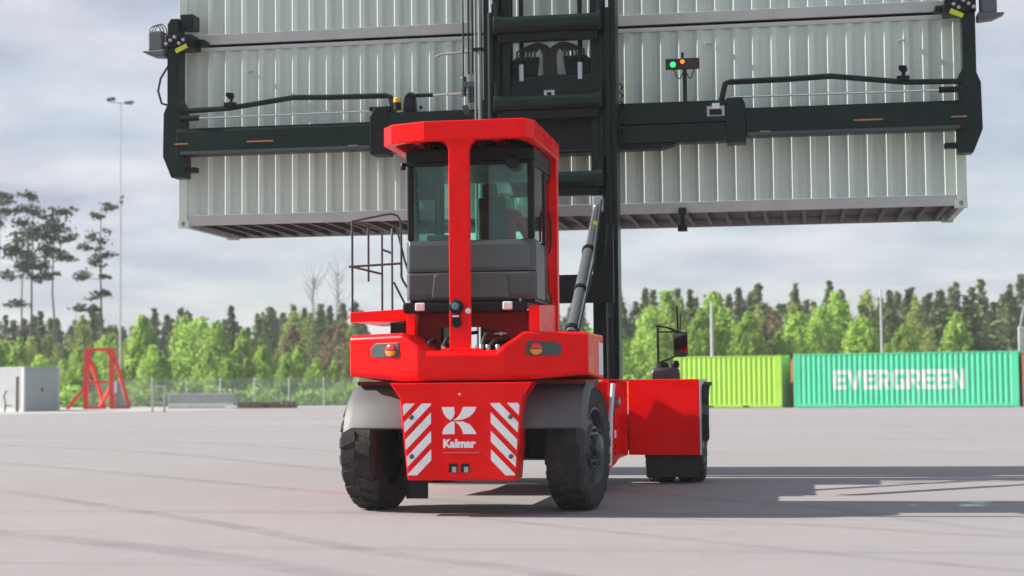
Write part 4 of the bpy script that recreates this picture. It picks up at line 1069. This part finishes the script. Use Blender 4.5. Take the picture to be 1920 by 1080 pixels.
Eg = [(0, 1), (1, 2), (2, 3), (2, 4), (4, 5), (5, 6), (2, 7), (7, 8), (8, 9), (0, 10), (10, 11), (11, 12), (0, 13), (13, 14), (14, 15)]
person = make_skin(J, Eg, JACK, 'person')
person.location = (PX, PY, PZ)
tag(person, 'driver in white helmet and red jacket sitting in the cab, seen through the rear window', 'person')
w = MB(); prof = [(.045, -.02), (.05, .05), (.075, .09), (.088, .15), (.086, .21), (.06, .26), (.02, .275)]
w.lathe(prof, (0, 0, .55), 'z', 20)
w.obox((0, .092, .70), (.025, .03, .045)); w.obox((0, .083, .655), (.05, .012, .012))
for s in (-1, 1):
    w.obox((s * .032, .082, .725), (.024, .012, .012)); w.obox((s * .088, .0, .70), (.014, .035, .06))
w.build('head', SKIN, person, smooth=60)
w = MB(); w.lathe([(.122, .0), (.118, .03), (.112, .08), (.085, .135), (.03, .16)], (0, -.005, .735), 'z', 24); w.lathe([(.118, .0), (.13, -.004), (.13, .006)], (0, .012, .738), 'z', 24)
w.build('helmet', HELM, person, smooth=50)
for s, hx, hy, hz in ((1, .24, .36, .24), (-1, -.12, .42, .26)):
    base = Vector((hx, hy, hz))
    jj = [(base, .034), (base + Vector((0, .05, .0)), (.04, .022))]; ee = [(0, 1)]
    for k in range(4):
        o_ = Vector(((k - 1.5) * .020, .085, .0)); ln = (.03, .036, .033, .026)[k]
        i0 = len(jj)
        jj += [(base + o_, .0095), (base + o_ + Vector((0, ln * .8, -.012)), .009), (base + o_ + Vector((0, ln * .9, -.012 - ln * .7)), .008)]
        ee += [(1, i0), (i0, i0 + 1), (i0 + 1, i0 + 2)]
    i0 = len(jj); jj += [(base + Vector((-s * .035, .05, -.01)), .011), (base + Vector((-s * .05, .085, -.02)), .009)]; ee += [(1, i0), (i0, i0 + 1)]
    h = make_skin(jj, ee, SKIN, 'hand'); h.parent = person
w = MB(); w.lathe([(.062, 0), (.064, .035)], (.245, .24, .21), 'y', 14); w.build('reflective_band', WHT, person)

# ------------------------------------------------------------------ yard furniture on the left
# white container cabin
cb = empty('cabin', (-45.98, 80.1, .01), R(-36)); tag(cb, 'white corrugated site container with a grey end door, at the left edge', 'cabin')
Lc, Wc, Hc = 9.0, 2.438, 2.75
prof = corr_profile(Lc - .3, depth=.04)
for s in (-1, 1):
    w = MB(); vs, fs = corr_wall(prof, s, s * (Wc / 2 - .012), .16, Hc - .08); w.add(vs, fs); w.build('side_wall', WHITEC, cb, recalc=False)
    w = MB(); w.box(-Lc / 2 + .15, Lc / 2 - .15, s * (Wc / 2 - .03) - .025, s * (Wc / 2 - .03) + .025, 0, .165); w.build('bottom_rail', WHITEC, cb)
    w = MB(); w.box(-Lc / 2 + .15, Lc / 2 - .15, s * (Wc / 2 - .03) - .025, s * (Wc / 2 - .03) + .025, Hc - .09, Hc - .02); w.build('top_rail', WHITEC, cb)
    for e in (-1, 1):
        w = MB(); w.box(e * (Lc / 2 - .08) - .08, e * (Lc / 2 - .08) + .08, s * (Wc / 2 - .08) - .08, s * (Wc / 2 - .08) + .08, 0, Hc); w.build('corner_post', WHITEC, cb, bevel=.01)
w = MB(); w.box(-Lc / 2 + .05, Lc / 2 - .05, -Wc / 2 + .05, Wc / 2 - .05, Hc - .06, Hc - .015); w.build('roof', WHITEC, cb)
w = MB(); w.box(-Lc / 2 + .02, -Lc / 2 + .06, -Wc / 2 + .165, Wc / 2 - .165, .02, Hc - .08); w.build('end_wall', WHITEC, cb)
w = MB(); w.box(Lc / 2 - .06, Lc / 2 - .01, -Wc / 2 + .165, Wc / 2 - .165, .03, Hc - .2); d_ = w.build('door', DOORG, cb, bevel=.01)
w = MB(); w.box(Lc / 2 - .05, Lc / 2 + .005, -Wc / 2 + .165, Wc / 2 - .165, Hc - .19, Hc - .02); w.build('door_header', DOORG, cb, bevel=.01)
MB().box(Lc / 2 - .008, Lc / 2 + .04, -.04, .04, 1.22, 1.46).build('handle', BLK, d_, bevel=.01)
# boards and hose beside it
for k, (x, y, h) in enumerate(((-45.5, 75.6, 1.25), (-45.0, 75.8, 1.20), (-44.55, 75.7, 1.15))):
    b = MB(); b.obox((0, 0, h / 2), (.36, .05, h), Matrix.Rotation(R(6), 3, 'X')); o = b.build('board', WOOD); o.location = (x, y, .01)
    tag(o, ('dark upright board leaning by the white cabin, outermost at the photo edge', 'middle dark board leaning against the white cabin side', 'dark board leaning by the white cabin, nearest the hose stand')[k], 'board', 'boards beside the white cabin')
hs = MB().tube([(0, 0, 0), (.03, 0, .5), (-.06, 0, .95), (.05, 0, 1.25), (.16, 0, 1.20)], .045, 8); hs.tube([(.0, 0, .35), (.45, 0, .40)], .03, 6)
o = hs.build('hose_stand', BLK, smooth=60); o.location = (-43.95, 75.8, .01); tag(o, 'black hose stand in front of the white cabin corner', 'hose stand')
dp = MB().box(-.09, .09, -.06, .06, 0, 2.15); o = dp.build('drain_pipe', mat('pipe_dark', (.16, .155, .16), rough=.6), bevel=.03); o.location = (-43.42, 76.35, .01); tag(o, 'dark grey vertical pipe at the white cabin corner', 'pipe')

# red steel frame
rf = empty('test_rig', (-42.6, 86.5, .01), R(10)); tag(rf, 'tall red welded steel frame with sloping braces', 'steel frame')
def bar(p, q, t, name, m=REDF, parent=rf):
    p, q = Vector(p), Vector(q); d = (q - p); L = d.length
    rot = d.to_track_quat('Z', 'Y').to_matrix()
    return MB().obox((p + q) / 2, (t, t, L), rot).build(name, m, parent, bevel=.012)
bar((-.88, 0, 0), (-.82, 0, 4.05), .30, 'post'); bar((.88, 0, 0), (.82, 0, 4.05), .29, 'post')
bar((-.70, 0, 3.98), (.70, 0, 3.98), .2, 'top_beam'); bar((-.75, 0, 1.78), (.75, 0, 1.78), .17, 'middle_beam')
bar((-2.05, -.3, 0), (-.95, 0, 1.45), .23, 'brace'); bar((-.72, 0, 3.7), (.15, .9, .12), .19, 'brace'); bar((.8, 0, 1.5), (-.12, .8, .1), .19, 'brace')
bar((.93, 0, 3.9), (1.95, .4, .1), .22, 'brace')
bar((-1.0, .1, .07), (.3, .8, .07), .19, 'foot_beam'); bar((1.0, .1, .07), (1.98, .5, .07), .19, 'foot_beam')
MB().prism([(1.05, .15), (1.75, .15), (1.28, 1.9), (1.05, 1.9)], 'xz', .22, .26).build('panel', DOORG, rf)
MB().box(1.0, 1.2, -.06, .0, 1.05, 1.85).build('notice', WHT, rf)
for s in (-1, 1):
    MB().prism([(s * .70, 3.90), (s * .40, 3.90), (s * .70, 3.5)], 'xz', -.05, .05).build('gusset', REDF, rf)
# grey hoop barrier
hb = empty('hoop_barrier', (-32.35, 71.4, .01), R(10)); tag(hb, 'small grey steel hoop barrier standing left of the concrete block', 'barrier')
for x in (-.34, .34):
    bar((x, 0, 0), (x, 0, 1.5), .11, 'post', GALV, hb); MB().box(x - .12, x + .12, -.12, .12, 0, .03).build('foot_plate', GALV, hb)
bar((-.285, 0, 1.46), (.285, 0, 1.46), .09, 'top_bar', GALV, hb); bar((-.285, 0, .55), (.285, 0, .55), .08, 'middle_bar', GALV, hb)
# concrete block
cbk = MB(); rings = []
for x in (-2.2, 2.2):
    rings.append([(x, -.35, 0), (x, -.33, .12), (x, -.22, .35), (x, -.17, .98), (x, .17, .98), (x, .22, .35), (x, .33, .12), (x, .35, 0)])
o = cbk.loft(rings).build('concrete_barrier', CONC, bevel=.03); o.location = (-34.9, 85.3, .01); o.rotation_euler[2] = R(5); tag(o, 'long pale concrete barrier block on the gravel in front of the fence', 'barrier')
# timber and scrap beside it
for k, (dx, dy, h, ln, rz) in enumerate(((1.0, 0, .35, 1.7, 5), (2.1, .5, .3, 1.3, -8), (3.2, .2, .38, 1.6, 10))):
    p = empty('pallet', (-32.3 + dx, 84.6 + dy, .01), R(rz + 8)); p.scale = (1, 1, 1.9); tag(p, ('stacked wooden pallet nearest the concrete barrier', 'low wooden pallet in the middle of the scrap timber', 'wooden pallet at the far right end of the scrap timber')[k], 'pallet', 'scrap timber by the fence')
    for i in range(3):
        MB().box(-ln / 2, ln / 2, -.4 + i * .36, -.32 + i * .36, .0, .12).build('bearer', WOOD, p)
    for i in range(5):
        MB().box(-ln / 2 + i * ln / 5, -ln / 2 + i * ln / 5 + ln / 7, -.42, .42, .122, h * .6).build('plank', WOOD, p)
pb_ = MB()
for k in range(4):
    pb_.tube([(0, .1 * k, .06 + .03 * (k % 2)), (.9, .1 * k + .05, .07 + .05 * (k % 2))], .05, 8)
o = pb_.build('pipe_offcuts', GALV, smooth=50); o.location = (-32.9, 84.2, .01); tag(o, 'grey pipe offcuts lying at the right end of the concrete barrier', 'pipes')

# chain-link fence
def wire_mat():
    m = bpy.data.materials.new('chain_link'); m.use_nodes = True
    n, l = m.node_tree.nodes, m.node_tree.links
    b = n['Principled BSDF']; b.inputs['Base Color'].default_value = (.42, .45, .46, 1); b.inputs['Roughness'].default_value = .6
    tc = N(n, 'ShaderNodeTexCoord')
    def wv(rot):
        mp = N(n, 'ShaderNodeMapping'); mp.inputs['Rotation'].default_value = (0, rot, 0)
        l.new(tc.outputs['Object'], mp.inputs[0])
        w_ = N(n, 'ShaderNodeTexWave'); w_.inputs['Scale'].default_value = 4.0
        l.new(mp.outputs[0], w_.inputs[0])
        g_ = N(n, 'ShaderNodeMath', operation='GREATER_THAN'); g_.inputs[1].default_value = .955
        l.new(w_.outputs['Fac'], g_.inputs[0]); return g_.outputs[0]
    mxm = N(n, 'ShaderNodeMath', operation='MAXIMUM'); l.new(wv(R(45)), mxm.inputs[0]); l.new(wv(R(-45)), mxm.inputs[1])
    t = N(n, 'ShaderNodeBsdfTransparent'); ms = N(n, 'ShaderNodeMixShader')
    l.new(mxm.outputs[0], ms.inputs[0]); l.new(t.outputs[0], ms.inputs[1]); l.new(b.outputs[0], ms.inputs[2])
    l.new(ms.outputs[0], n['Material Output'].inputs[0])
    return m
WIRE = wire_mat()
fr = empty('chain_link_fence', (-47.0, 94.0, .008), R(4)); tag(fr, 'grey chain-link fence with slim posts in front of the young trees', 'fence')
for k in range(15):
    x = 2.5 * k
    MB().tube([(x, 0, 0), (x, 0, 2.05)], .045 if k % 4 else .06, 8).build('post', GALV, fr)
    if k < 14:
        MB().add([(x + .05, 0, .03), (x + 2.45, 0, .03), (x + 2.45, 0, 1.98), (x + .05, 0, 1.98)], [(0, 1, 2, 3)]).build('mesh_panel', WIRE, fr)
        if k > 7:
            MB().tube([(x + .05, 0, 2.0), (x + 2.45, 0, 2.0)], .03, 6).build('top_rail', GALV, fr)
for k in (5, 11):
    MB().tube([(2.5 * k + .05, 0, 1.75), (2.5 * k + 2.2, -.05, .05)], .035, 6).build('brace', GALV, fr)

# poles
def pole(x, y, h, r, label, name='lamp_post', extra=None):
    p = empty(name, (x, y, 0)); tag(p, label, 'pole')
    MB().tube([(0, 0, 0), (0, 0, h * .5), (0, 0, h)], [r, r * .8, r * .6], 10).build('shaft', POLE, p, smooth=60)
    if extra:
        extra(p)
    return p
def floods(p):
    w = MB(); w.obox((0, 0, 23.1), (1.9, .08, .08), Matrix.Rotation(R(8), 3, 'Y')); w.build('crossarm', GALV, p)
    MB().obox((-.75, -.1, 23.42), (.62, .35, .22), Matrix.Rotation(R(-8), 3, 'Y')).build('floodlight', GREY, p, bevel=.03)
    MB().obox((.72, -.1, 23.12), (.66, .35, .16), Matrix.Rotation(R(-5), 3, 'Y')).build('floodlight', GREY, p, bevel=.03)
pole(-46.9, 100, 23.2, .06, 'very tall slim floodlight mast with two lamps rising beside the red frame', 'floodlight_mast', floods)
def cctv(p):
    MB().obox((.1, -.1, 15.75), (.35, .14, .14), Matrix.Rotation(R(-30), 3, 'Y')).build('camera_head', GREY, p, bevel=.02)
    MB().box(-.12, .12, -.08, .08, 15.3, 15.5).build('junction_box', GREY, p)
pole(-46.4, 99, 15.4, .045, 'thin camera pole standing next to the floodlight mast', 'camera_pole', cctv)
pole(-1.25, 78.5, 6.1, .12, 'plain pale grey post rising behind the lime container')
pole(8.6, 82.5, 6.9, .085, 'slim grey post rising behind the middle of the teal container')
gt = empty('steel_gantry', (*row_pt(12.0, 3.2), 0)); tag(gt, 'grey steel gantry with two slanted rods at the right edge of the photo', 'gantry')
for dx in (-.25, .75):
    MB().box(dx - .15, dx + .15, -.15, .15, 0, 4.0).build('post', POLE, gt, bevel=.02)
MB().box(-.4, 1.0, -.17, .17, 4.002, 4.2).build('beam', POLE, gt, bevel=.02)
bar((-.3, 0, 4.2), (.15, 0, 6.2), .09, 'slanted_rod', POLE, gt); bar((.15, .1, 4.2), (.6, .1, 6.1), .09, 'slanted_rod', POLE, gt)

# ------------------------------------------------------------------ trees
rng = np.random.default_rng(7)
def leaf_quads(centers, size, rg, flat=0.0, aspect=1.6):
    # one 2-triangle leaf clump at each centre
    n = len(centers)
    a = rg.normal(size=(n, 3)); a[:, 2] *= (1 - flat); a /= np.linalg.norm(a, axis=1)[:, None] + 1e-9
    b = rg.normal(size=(n, 3)); b[:, 2] *= (1 - flat * .8); b -= a * (a * b).sum(1)[:, None]; b /= np.linalg.norm(b, axis=1)[:, None] + 1e-9
    s = size * rg.uniform(.6, 1.35, n)[:, None]
    A, B = a * s * aspect / 2, b * s / 2
    V = np.stack([centers - A, centers - B * .9 + A * .1, centers + A, centers + B], 1).reshape(-1, 3)
    F = np.arange(4 * n).reshape(-1, 4)
    return V, F
def mesh_np(name, V, F, m):
    me = bpy.data.meshes.new(name)
    nv, nf = len(V), len(F)
    me.vertices.add(nv); me.vertices.foreach_set('co', np.asarray(V, dtype=np.float32).ravel())
    me.loops.add(nf * 4); me.polygons.add(nf)
    me.loops.foreach_set('vertex_index', np.asarray(F, dtype=np.int32).ravel())
    me.polygons.foreach_set('loop_start', np.arange(0, nf * 4, 4, dtype=np.int32))
    me.polygons.foreach_set('loop_total', np.full(nf, 4, dtype=np.int32))
    me.update(calc_edges=True); me.materials.append(m)
    return me
def spruce_pts(h, rw, rg, dens=1.0):
    C = []
    z = h * .06
    while z < h * .985:
        t = z / h
        r = rw * (1 - t) ** 1.05 * rg.uniform(.7, 1.2) + .04
        nb = max(3, int((5 + 8 * (1 - t)) * dens))
        for k in range(nb):
            th = rg.uniform(0, 2 * math.pi); L = r * rg.uniform(.65, 1.15)
            m_ = max(3, int(L * 7))
            u = np.sqrt(rg.uniform(.06, 1, m_)) * L
            pts = np.stack([np.cos(th) * u, np.sin(th) * u, z - .28 * u + .05 * u * u / max(L, .1)], 1)
            pts += rg.normal(size=pts.shape) * (.05 + .05 * u[:, None])
            C.append(pts)
        z += rg.uniform(.16, .30) * (1.25 - .5 * t)
    return np.concatenate(C)
def make_spruce(h, rw, seed, m):
    rg = np.random.default_rng(seed)
    V, F = leaf_quads(spruce_pts(h, rw, rg), .27, rg, flat=.3, aspect=1.9)
    return mesh_np('crown', V, F, m)
def birch_pts(h, rw, rg, z0=.10, n=26, per=85, egg=.45):
    C = []
    for k in range(n):
        t = rg.uniform(0, 1) ** .9
        z = h * (z0 + (1 - z0) * t)
        prof = math.sin(math.pi * min(1, max(0, (t * .92 + .08))) ** egg) ** .7 if t < 1 else 0
        r = rw * max(.12, prof)
        th = rg.uniform(0, 2 * math.pi); u = r * math.sqrt(rg.uniform(.02, 1)) * 1.0
        c = np.array([math.cos(th) * u, math.sin(th) * u, z])
        sz = rw * rg.uniform(.07, .25)
        p = rg.normal(size=(per, 3)); p /= np.linalg.norm(p, axis=1)[:, None]
        p *= (rg.uniform(.1, 1.25, per) ** .6)[:, None] * np.array([sz, sz, sz * 1.9])
        C.append(c + p)
    P = np.concatenate(C); P[:, 2] = np.clip(P[:, 2], .05, h * 1.02)
    return P
def make_birch(h, rw, seed, m, size=.15, n=26, per=85, egg=.62):
    n, per = int(n * 4.0), int(per * .48)
    rg = np.random.default_rng(seed)
    V, F = leaf_quads(birch_pts(h, rw, rg, n=n, per=per, egg=egg), size, rg, aspect=1.35)
    return mesh_np('crown', V, F, m)
def trunk_mesh(h, r, m, seed, limbs=6, lean=.02, lz=.35, ll=.16):
    rg = np.random.default_rng(seed); mb = MB(); pts = []; x = y = 0.0
    for k in range(6):
        pts.append((x, y, h * k / 5)); x += rg.normal() * h * lean * .4; y += rg.normal() * h * lean * .4
    mb.tube(pts, [r * (1 - .86 * k / 5) for k in range(6)], 7)
    for k in range(limbs):
        t = rg.uniform(lz, .93); i = min(4, int(t * 5)); fr_ = t * 5 - i
        p = Vector(pts[i]).lerp(Vector(pts[i + 1]), fr_); th = rg.uniform(0, 2 * math.pi); L = h * ll * rg.uniform(.5, 1.2) * (1.25 - t)
        q = p + Vector((math.cos(th) * L * .55, math.sin(th) * L * .55, L * .25)); e = p + Vector((math.cos(th) * L, math.sin(th) * L, L * rg.uniform(.3, .8)))
        mb.tube([p, q, e], [r * .3 * (1.1 - t), r * .2 * (1.1 - t), r * .06], 5)
    me = mb.build('trunk', m, smooth=60)
    d = me.data; bpy.data.objects.remove(me)
    return d
SPR = [(make_spruce(10, (2.3, 3.2, 2.7, 3.6, 2.0)[k], 11 + k, L_SPR), trunk_mesh(9.7, .16, BARK, 60 + k, 4)) for k in range(5)]
BIR = [(make_birch(5.2, (1.45, 1.1, 1.7, 1.25, 1.0, 1.55)[k], 31 + k, L_BIR, n=(24, 30, 20, 26, 22, 28)[k], egg=(.62, .7, .55, .8, .6, .66)[k]), trunk_mesh(5.0, .075, BBARK, 80 + k, 8, .03, .2, .25)) for k in range(6)]
OLI = [(make_birch(7.5, 1.7, 51 + k, L_YEL, n=30, per=60, egg=.6), trunk_mesh(7.3, .10, BBARK, 95 + k, 9, .03, .2, .22)) for k in range(3)]

def px_of(x, y):      # column in the photograph, only used to word the labels
    d = Vector((x, y, 3)) - Vector(CAM_LOC); return 960 + FPX * d.dot(_r) / d.dot(Vector((_f.x, _f.y, 0)).normalized())
ORD = ['first', 'second', 'third', 'fourth', 'fifth', 'sixth', 'seventh', 'eighth', 'ninth', 'tenth', 'eleventh', 'twelfth', 'thirteenth', 'fourteenth', 'fifteenth', 'sixteenth', 'seventeenth', 'eighteenth', 'nineteenth', 'twentieth'] + ['number %d' % k for k in range(21, 80)]
ZONES = [(-900, 45, 'above the white cabin'), (45, 245, 'behind the red steel frame'), (245, 440, 'behind the concrete barrier'), (440, 655, 'behind the fence left of the machine'), (655, 1150, 'behind the machine'), (1150, 1300, 'between the mast and the mirror'), (1300, 1480, 'behind the lime container'), (1480, 1700, 'behind the left half of the teal container'), (1700, 3000, 'behind the right half of the teal container')]
PLANTED = []
def plant(kind, protos, x, y, s, sxy=1.0):
    me_c, me_t = protos[rng.integers(len(protos))]
    root = empty({'spruce': 'spruce_tree', 'birch': 'birch_tree', 'olive': 'aspen_tree', 'brown': 'bare_bush'}[kind], (x, y, 0), rng.uniform(0, 6.28))
    root.scale = (s * sxy, s * sxy, s)
    for nm, me in (('crown', me_c), ('trunk', me_t)):
        o = bpy.data.objects.new(nm, me); COL.objects.link(o); o.parent = root
    PLANTED.append((kind, px_of(x, y), y, root))
    return root
def along(px, y):     # world X seen at photo column px at depth y
    t = (px - 960) / FPX
    dirx = _r * t + Vector((_f.x, _f.y, 0)).normalized()
    return CAM_LOC[0] + dirx.x * (y - CAM_LOC[1]) / dirx.y
# rows: photo columns -60..1990 at three depths
def row(kind, protos, p0, p1, step, ymin, ymax, smin, smax, sxy=1.0, jit=.5):
    p = p0
    while p < p1:
        y = rng.uniform(ymin, ymax); plant(kind, protos, along(p + rng.uniform(-jit, jit) * step, y), y, rng.uniform(smin, smax), sxy * rng.uniform(.85, 1.2)); p += step
BRN = [(make_birch(6.0, 1.3, 71 + k, L_BRN, n=24, per=40, egg=.6), trunk_mesh(6.2, .07, DEADB, 105 + k, 12, .03, .15, .25)) for k in range(2)]
# dark spruces
row('spruce', SPR, -60, 660, 21, 126, 152, .52, .95, 1.15, 1.2)
row('spruce', SPR, 1040, 1150, 28, 132, 150, .7, .98)
row('spruce', SPR, 1150, 1660, 18, 124, 152, .58, 1.02, 1.15, 1.2)
row('spruce', SPR, 1660, 1960, 15, 122, 150, .66, 1.08, 1.2, 1.2)
# olive mid trees
row('olive', OLI, -40, 660, 36, 114, 128, .62, 1.08, .95, .9)
row('olive', OLI, 1150, 1760, 36, 112, 128, .70, 1.16, .95, .9)
# light green birches in front
row('birch', BIR, -60, 660, 20, 101, 117, .62, 1.38, .95, .9)
row('birch', BIR, 1040, 1160, 34, 100, 112, .9, 1.4)
row('birch', BIR, 1155, 1640, 27, 98, 116, .80, 1.58, .9, .9)
row('birch', BIR, 1640, 1830, 38, 94, 108, .65, 1.2, .95, .9)
row('birch', BIR, 20, 660, 42, 97, 101, .45, .80, 1.1, .9)
row('brown', BRN, 545, 655, 24, 105, 112, .7, 1.1); row('brown', BRN, 1405, 1470, 40, 112, 118, .9, 1.2)
GRP = {'spruce': 'dark spruces at the edge of the wood', 'birch': 'light green young birches behind the yard', 'olive': 'olive green aspens behind the yard', 'brown': 'brownish half-bare bushes'}
LOOK = {'spruce': 'dark spruce', 'birch': 'light green birch', 'olive': 'olive aspen', 'brown': 'brownish half-bare bush'}
for kind in ('spruce', 'birch', 'olive', 'brown'):
    for z0, z1, ph in ZONES:
        sel = sorted([p for p in PLANTED if p[0] == kind and z0 <= p[1] < z1], key=lambda q: q[1])
        for i, p in enumerate(sel):
            p[3]['label'] = '%s %s, %s from the left there' % (LOOK[kind], ph, ORD[i]) if len(sel) > 1 else '%s %s, the only one there' % (LOOK[kind], ph)
            p[3]['category'] = 'tree'; p[3]['group'] = GRP[kind]

# tall pines on the left
def make_pine(h, seed, clumps, x, y, label):
    rg = np.random.default_rng(seed); root = empty('pine_tree', (x, y, 0)); tag(root, label, 'tree', 'tall bare-stemmed pines on the left')
    mb = MB(); pts = []; px_, py_ = 0.0, 0.0
    for k in range(8):
        pts.append(Vector((px_, py_, h * k / 7))); px_ += rg.normal() * .10; py_ += rg.normal() * .10
    mb.tube(pts, [.15 * (1 - .8 * k / 7) for k in range(8)], 8)
    C = []
    for (dx, z, rx, rz) in clumps:
        t = min(.999, z / h); i = int(t * 7); p = pts[i].lerp(pts[i + 1], t * 7 - i)
        th = rg.uniform(-.9, .9) + (0 if dx >= 0 else math.pi)
        c = p + Vector((abs(dx) * math.cos(th), abs(dx) * math.sin(th), 0)); c.z = z
        mb.tube([p - Vector((0, 0, .35)), p.lerp(c, .5) - Vector((0, 0, .22)), c], [.045, .03, .012], 5)
        for _ in range(3 + int(rx * 4)):
            o_ = np.array(c) + rg.normal(size=3) * np.array([rx * .50, rx * .50, rz * .5])
            n_ = int(17 * rx + 9)
            C.append(o_ + rg.normal(size=(n_, 3)) * np.array([rx * .28, rx * .28, rz * .34]))
    V, F = leaf_quads(np.concatenate(C), .22, rg, flat=.3, aspect=1.7)
    o = bpy.data.objects.new('crown', mesh_np('crown', V, F, L_PIN)); COL.objects.link(o); o.parent = root
    mb.build('trunk', BARK, root, smooth=60)
YP_ = 122
make_pine(19.3, 1, [(0, 19.1, .7, .5), (-.5, 18.0, .9, .5), (.6, 17.6, .7, .35), (-1.2, 16.4, 1.0, .5), (.7, 15.6, 1.5, .8), (-.4, 14.8, 1.6, .9), (-2.0, 14.0, 1.0, .35), (1.4, 13.6, 1.3, .4), (0, 12.9, 1.3, .6), (-.8, 12.2, 1.0, .4), (.4, 11.5, .8, .35)], along(55, YP_), YP_, 'tallest pine at the left with a dense rounded crown, above the white cabin')
make_pine(14.6, 2, [(-.3, 14.2, 1.0, .4), (.6, 13.4, .9, .5), (-1.0, 12.0, .8, .3), (-.9, 9.4, 1.0, .3), (-.6, 6.6, 1.3, .6), (.8, 6.2, 1.0, .5)], along(38, YP_ + 3), YP_ + 3, 'slim pine close left of the tallest pine, with sparse low tufts')
make_pine(17.6, 3, [(.9, 17.3, 1.0, .3), (-.3, 16.6, 1.2, .5), (.4, 15.6, 1.3, .6), (-1.3, 15.2, 1.2, .4), (1.9, 14.9, .8, .25), (-.2, 14.1, 1.0, .4), (.8, 13.2, 1.0, .3), (-1.6, 12.6, 1.2, .35), (-.9, 11.6, .9, .3)], along(100, YP_), YP_, 'pine with a flat dark top and long bare stem, right of the tallest pine')
make_pine(17.9, 4, [(.6, 17.6, .9, .3), (-.3, 16.8, .7, .3), (0, 14.8, .9, .5), (-1.1, 14.0, .8, .3), (1.0, 13.2, .8, .35), (-.8, 12.6, .9, .4), (-1.9, 11.4, .9, .3), (.9, 11.3, .5, .2), (-.3, 9.6, .8, .3), (-2.0, 8.6, .9, .25), (1.3, 9.8, .5, .2), (-.8, 8.5, .7, .25), (-1.3, 6.2, 1.1, .35), (-1.9, 5.2, .9, .35), (-1.2, 3.4, .8, .4)], along(190, YP_ - 2), YP_ - 2, 'lone narrow pine with tufted gaps, standing behind the red frame')
make_pine(19.4, 5, [(1.0, 19.0, 1.2, .35), (-.6, 18.4, 1.2, .4), (.5, 17.6, 1.4, .3), (-.9, 16.6, 1.0, .4)], along(-4, YP_), YP_, 'pine cut off by the left edge of the photo')
def snag(h, x, y, label, r=.11, limbs=0, ll=.3, seed=5, twigs=False):
    root = empty('dead_tree', (x, y, 0)); tag(root, label, 'tree', 'bare dead stems')
    o = bpy.data.objects.new('trunk', trunk_mesh(h, r, DEADB, seed, limbs, .02, .55, ll)); COL.objects.link(o); o.parent = root
    if twigs:
        rg = np.random.default_rng(seed); mb = MB()
        for k in range(34):
            z = h * rg.uniform(.68, 1.0); th = rg.uniform(0, 6.28); L = rg.uniform(.5, 1.9)
            mb.tube([(0, 0, z), (math.cos(th) * L * .5, math.sin(th) * L * .5, z + L * .5), (math.cos(th) * L * .8, math.sin(th) * L * .8, z + L * 1.1)], [.022, .014, .006], 4)
        mb.build('twigs', DEADB, root)
snag(8.3, along(142, 118), 118, 'short bare dead stem between the two right-hand pines')
snag(7.6, along(298, 124), 124, 'thin dead stem poking above the spruces left of the barrier')
snag(5.6, along(240, 118), 118, 'pale short dead stem beside the camera pole', r=.09)
snag(10.3, along(588, 112), 112, 'bare birch with fanned leafless twigs left of the machine', r=.13, limbs=6, twigs=True, seed=9)
snag(11.2, along(634, 118), 118, 'tall sparse leafless tree right beside the handrail', r=.10, limbs=10, ll=.22, twigs=True, seed=14)

# the wood behind, one mass
CV, CF = [], []; off = 0
for k in range(250):
    px = rng.uniform(-80, 2000); y = rng.uniform(154, 195)
    if 690 < px < 1020:
        continue
    rg = np.random.default_rng(500 + k); h = rng.uniform(9.0, 12.0) * (1.04 if px > 1600 else 1.0 if px > 1100 else .90)
    pts = spruce_pts(h, rng.uniform(2.4, 3.8), rg, .30)
    V, F = leaf_quads(pts, .48, rg, flat=.3, aspect=1.7)
    V = V + np.array([along(px, y), y, 0]); CV.append(V); CF.append(F + off); off += len(V)
o = bpy.data.objects.new('distant_wood', mesh_np('distant_wood', np.concatenate(CV), np.concatenate(CF), L_SPR)); COL.objects.link(o)
struct(o, 'stuff'); o['label'] = 'dark spruce wood far behind the yard'; o['category'] = 'wood'
# undergrowth
def under(p0, p1, y0, y1, n, hmax, seed):
    rg = np.random.default_rng(seed); px = rg.uniform(p0, p1, n); y = rg.uniform(y0, y1, n)
    x = np.array([along(a_, b_) for a_, b_ in zip(px, y)])
    hh = hmax * (.35 + .65 * (np.sin(x * 1.3) * np.sin(x * .47 + y * .8) * .5 + .5))
    return np.stack([x, y, rg.uniform(.02, 1, n) ** 1.2 * hh], 1)
P = np.concatenate([under(-60, 690, 95.5, 112, 26000, 1.7, 3), under(1030, 1960, 88, 108, 14000, 2.6, 4)])
V, F = leaf_quads(P, .22, np.random.default_rng(9), flat=-.3, aspect=1.8)
o = bpy.data.objects.new('undergrowth', mesh_np('undergrowth', V, F, L_GRS)); COL.objects.link(o)
struct(o, 'stuff'); o['label'] = 'bright green scrub and tall grass along the fence'; o['category'] = 'undergrowth'

# ------------------------------------------------------------------ thin summer haze
hz = MB().box(-1600, 1600, -320, 2300, -1.0, 27.0)
hm = bpy.data.materials.new('summer_haze'); hm.use_nodes = True
hn, hl = hm.node_tree.nodes, hm.node_tree.links
hn.remove(hn['Principled BSDF'])
pv = N(hn, 'ShaderNodeVolumePrincipled'); pv.inputs['Color'].default_value = (.92, .95, 1, 1); pv.inputs['Density'].default_value = 0.00048
hl.new(pv.outputs[0], hn['Material Output'].inputs['Volume'])
o = hz.build('haze', hm); struct(o, 'stuff')
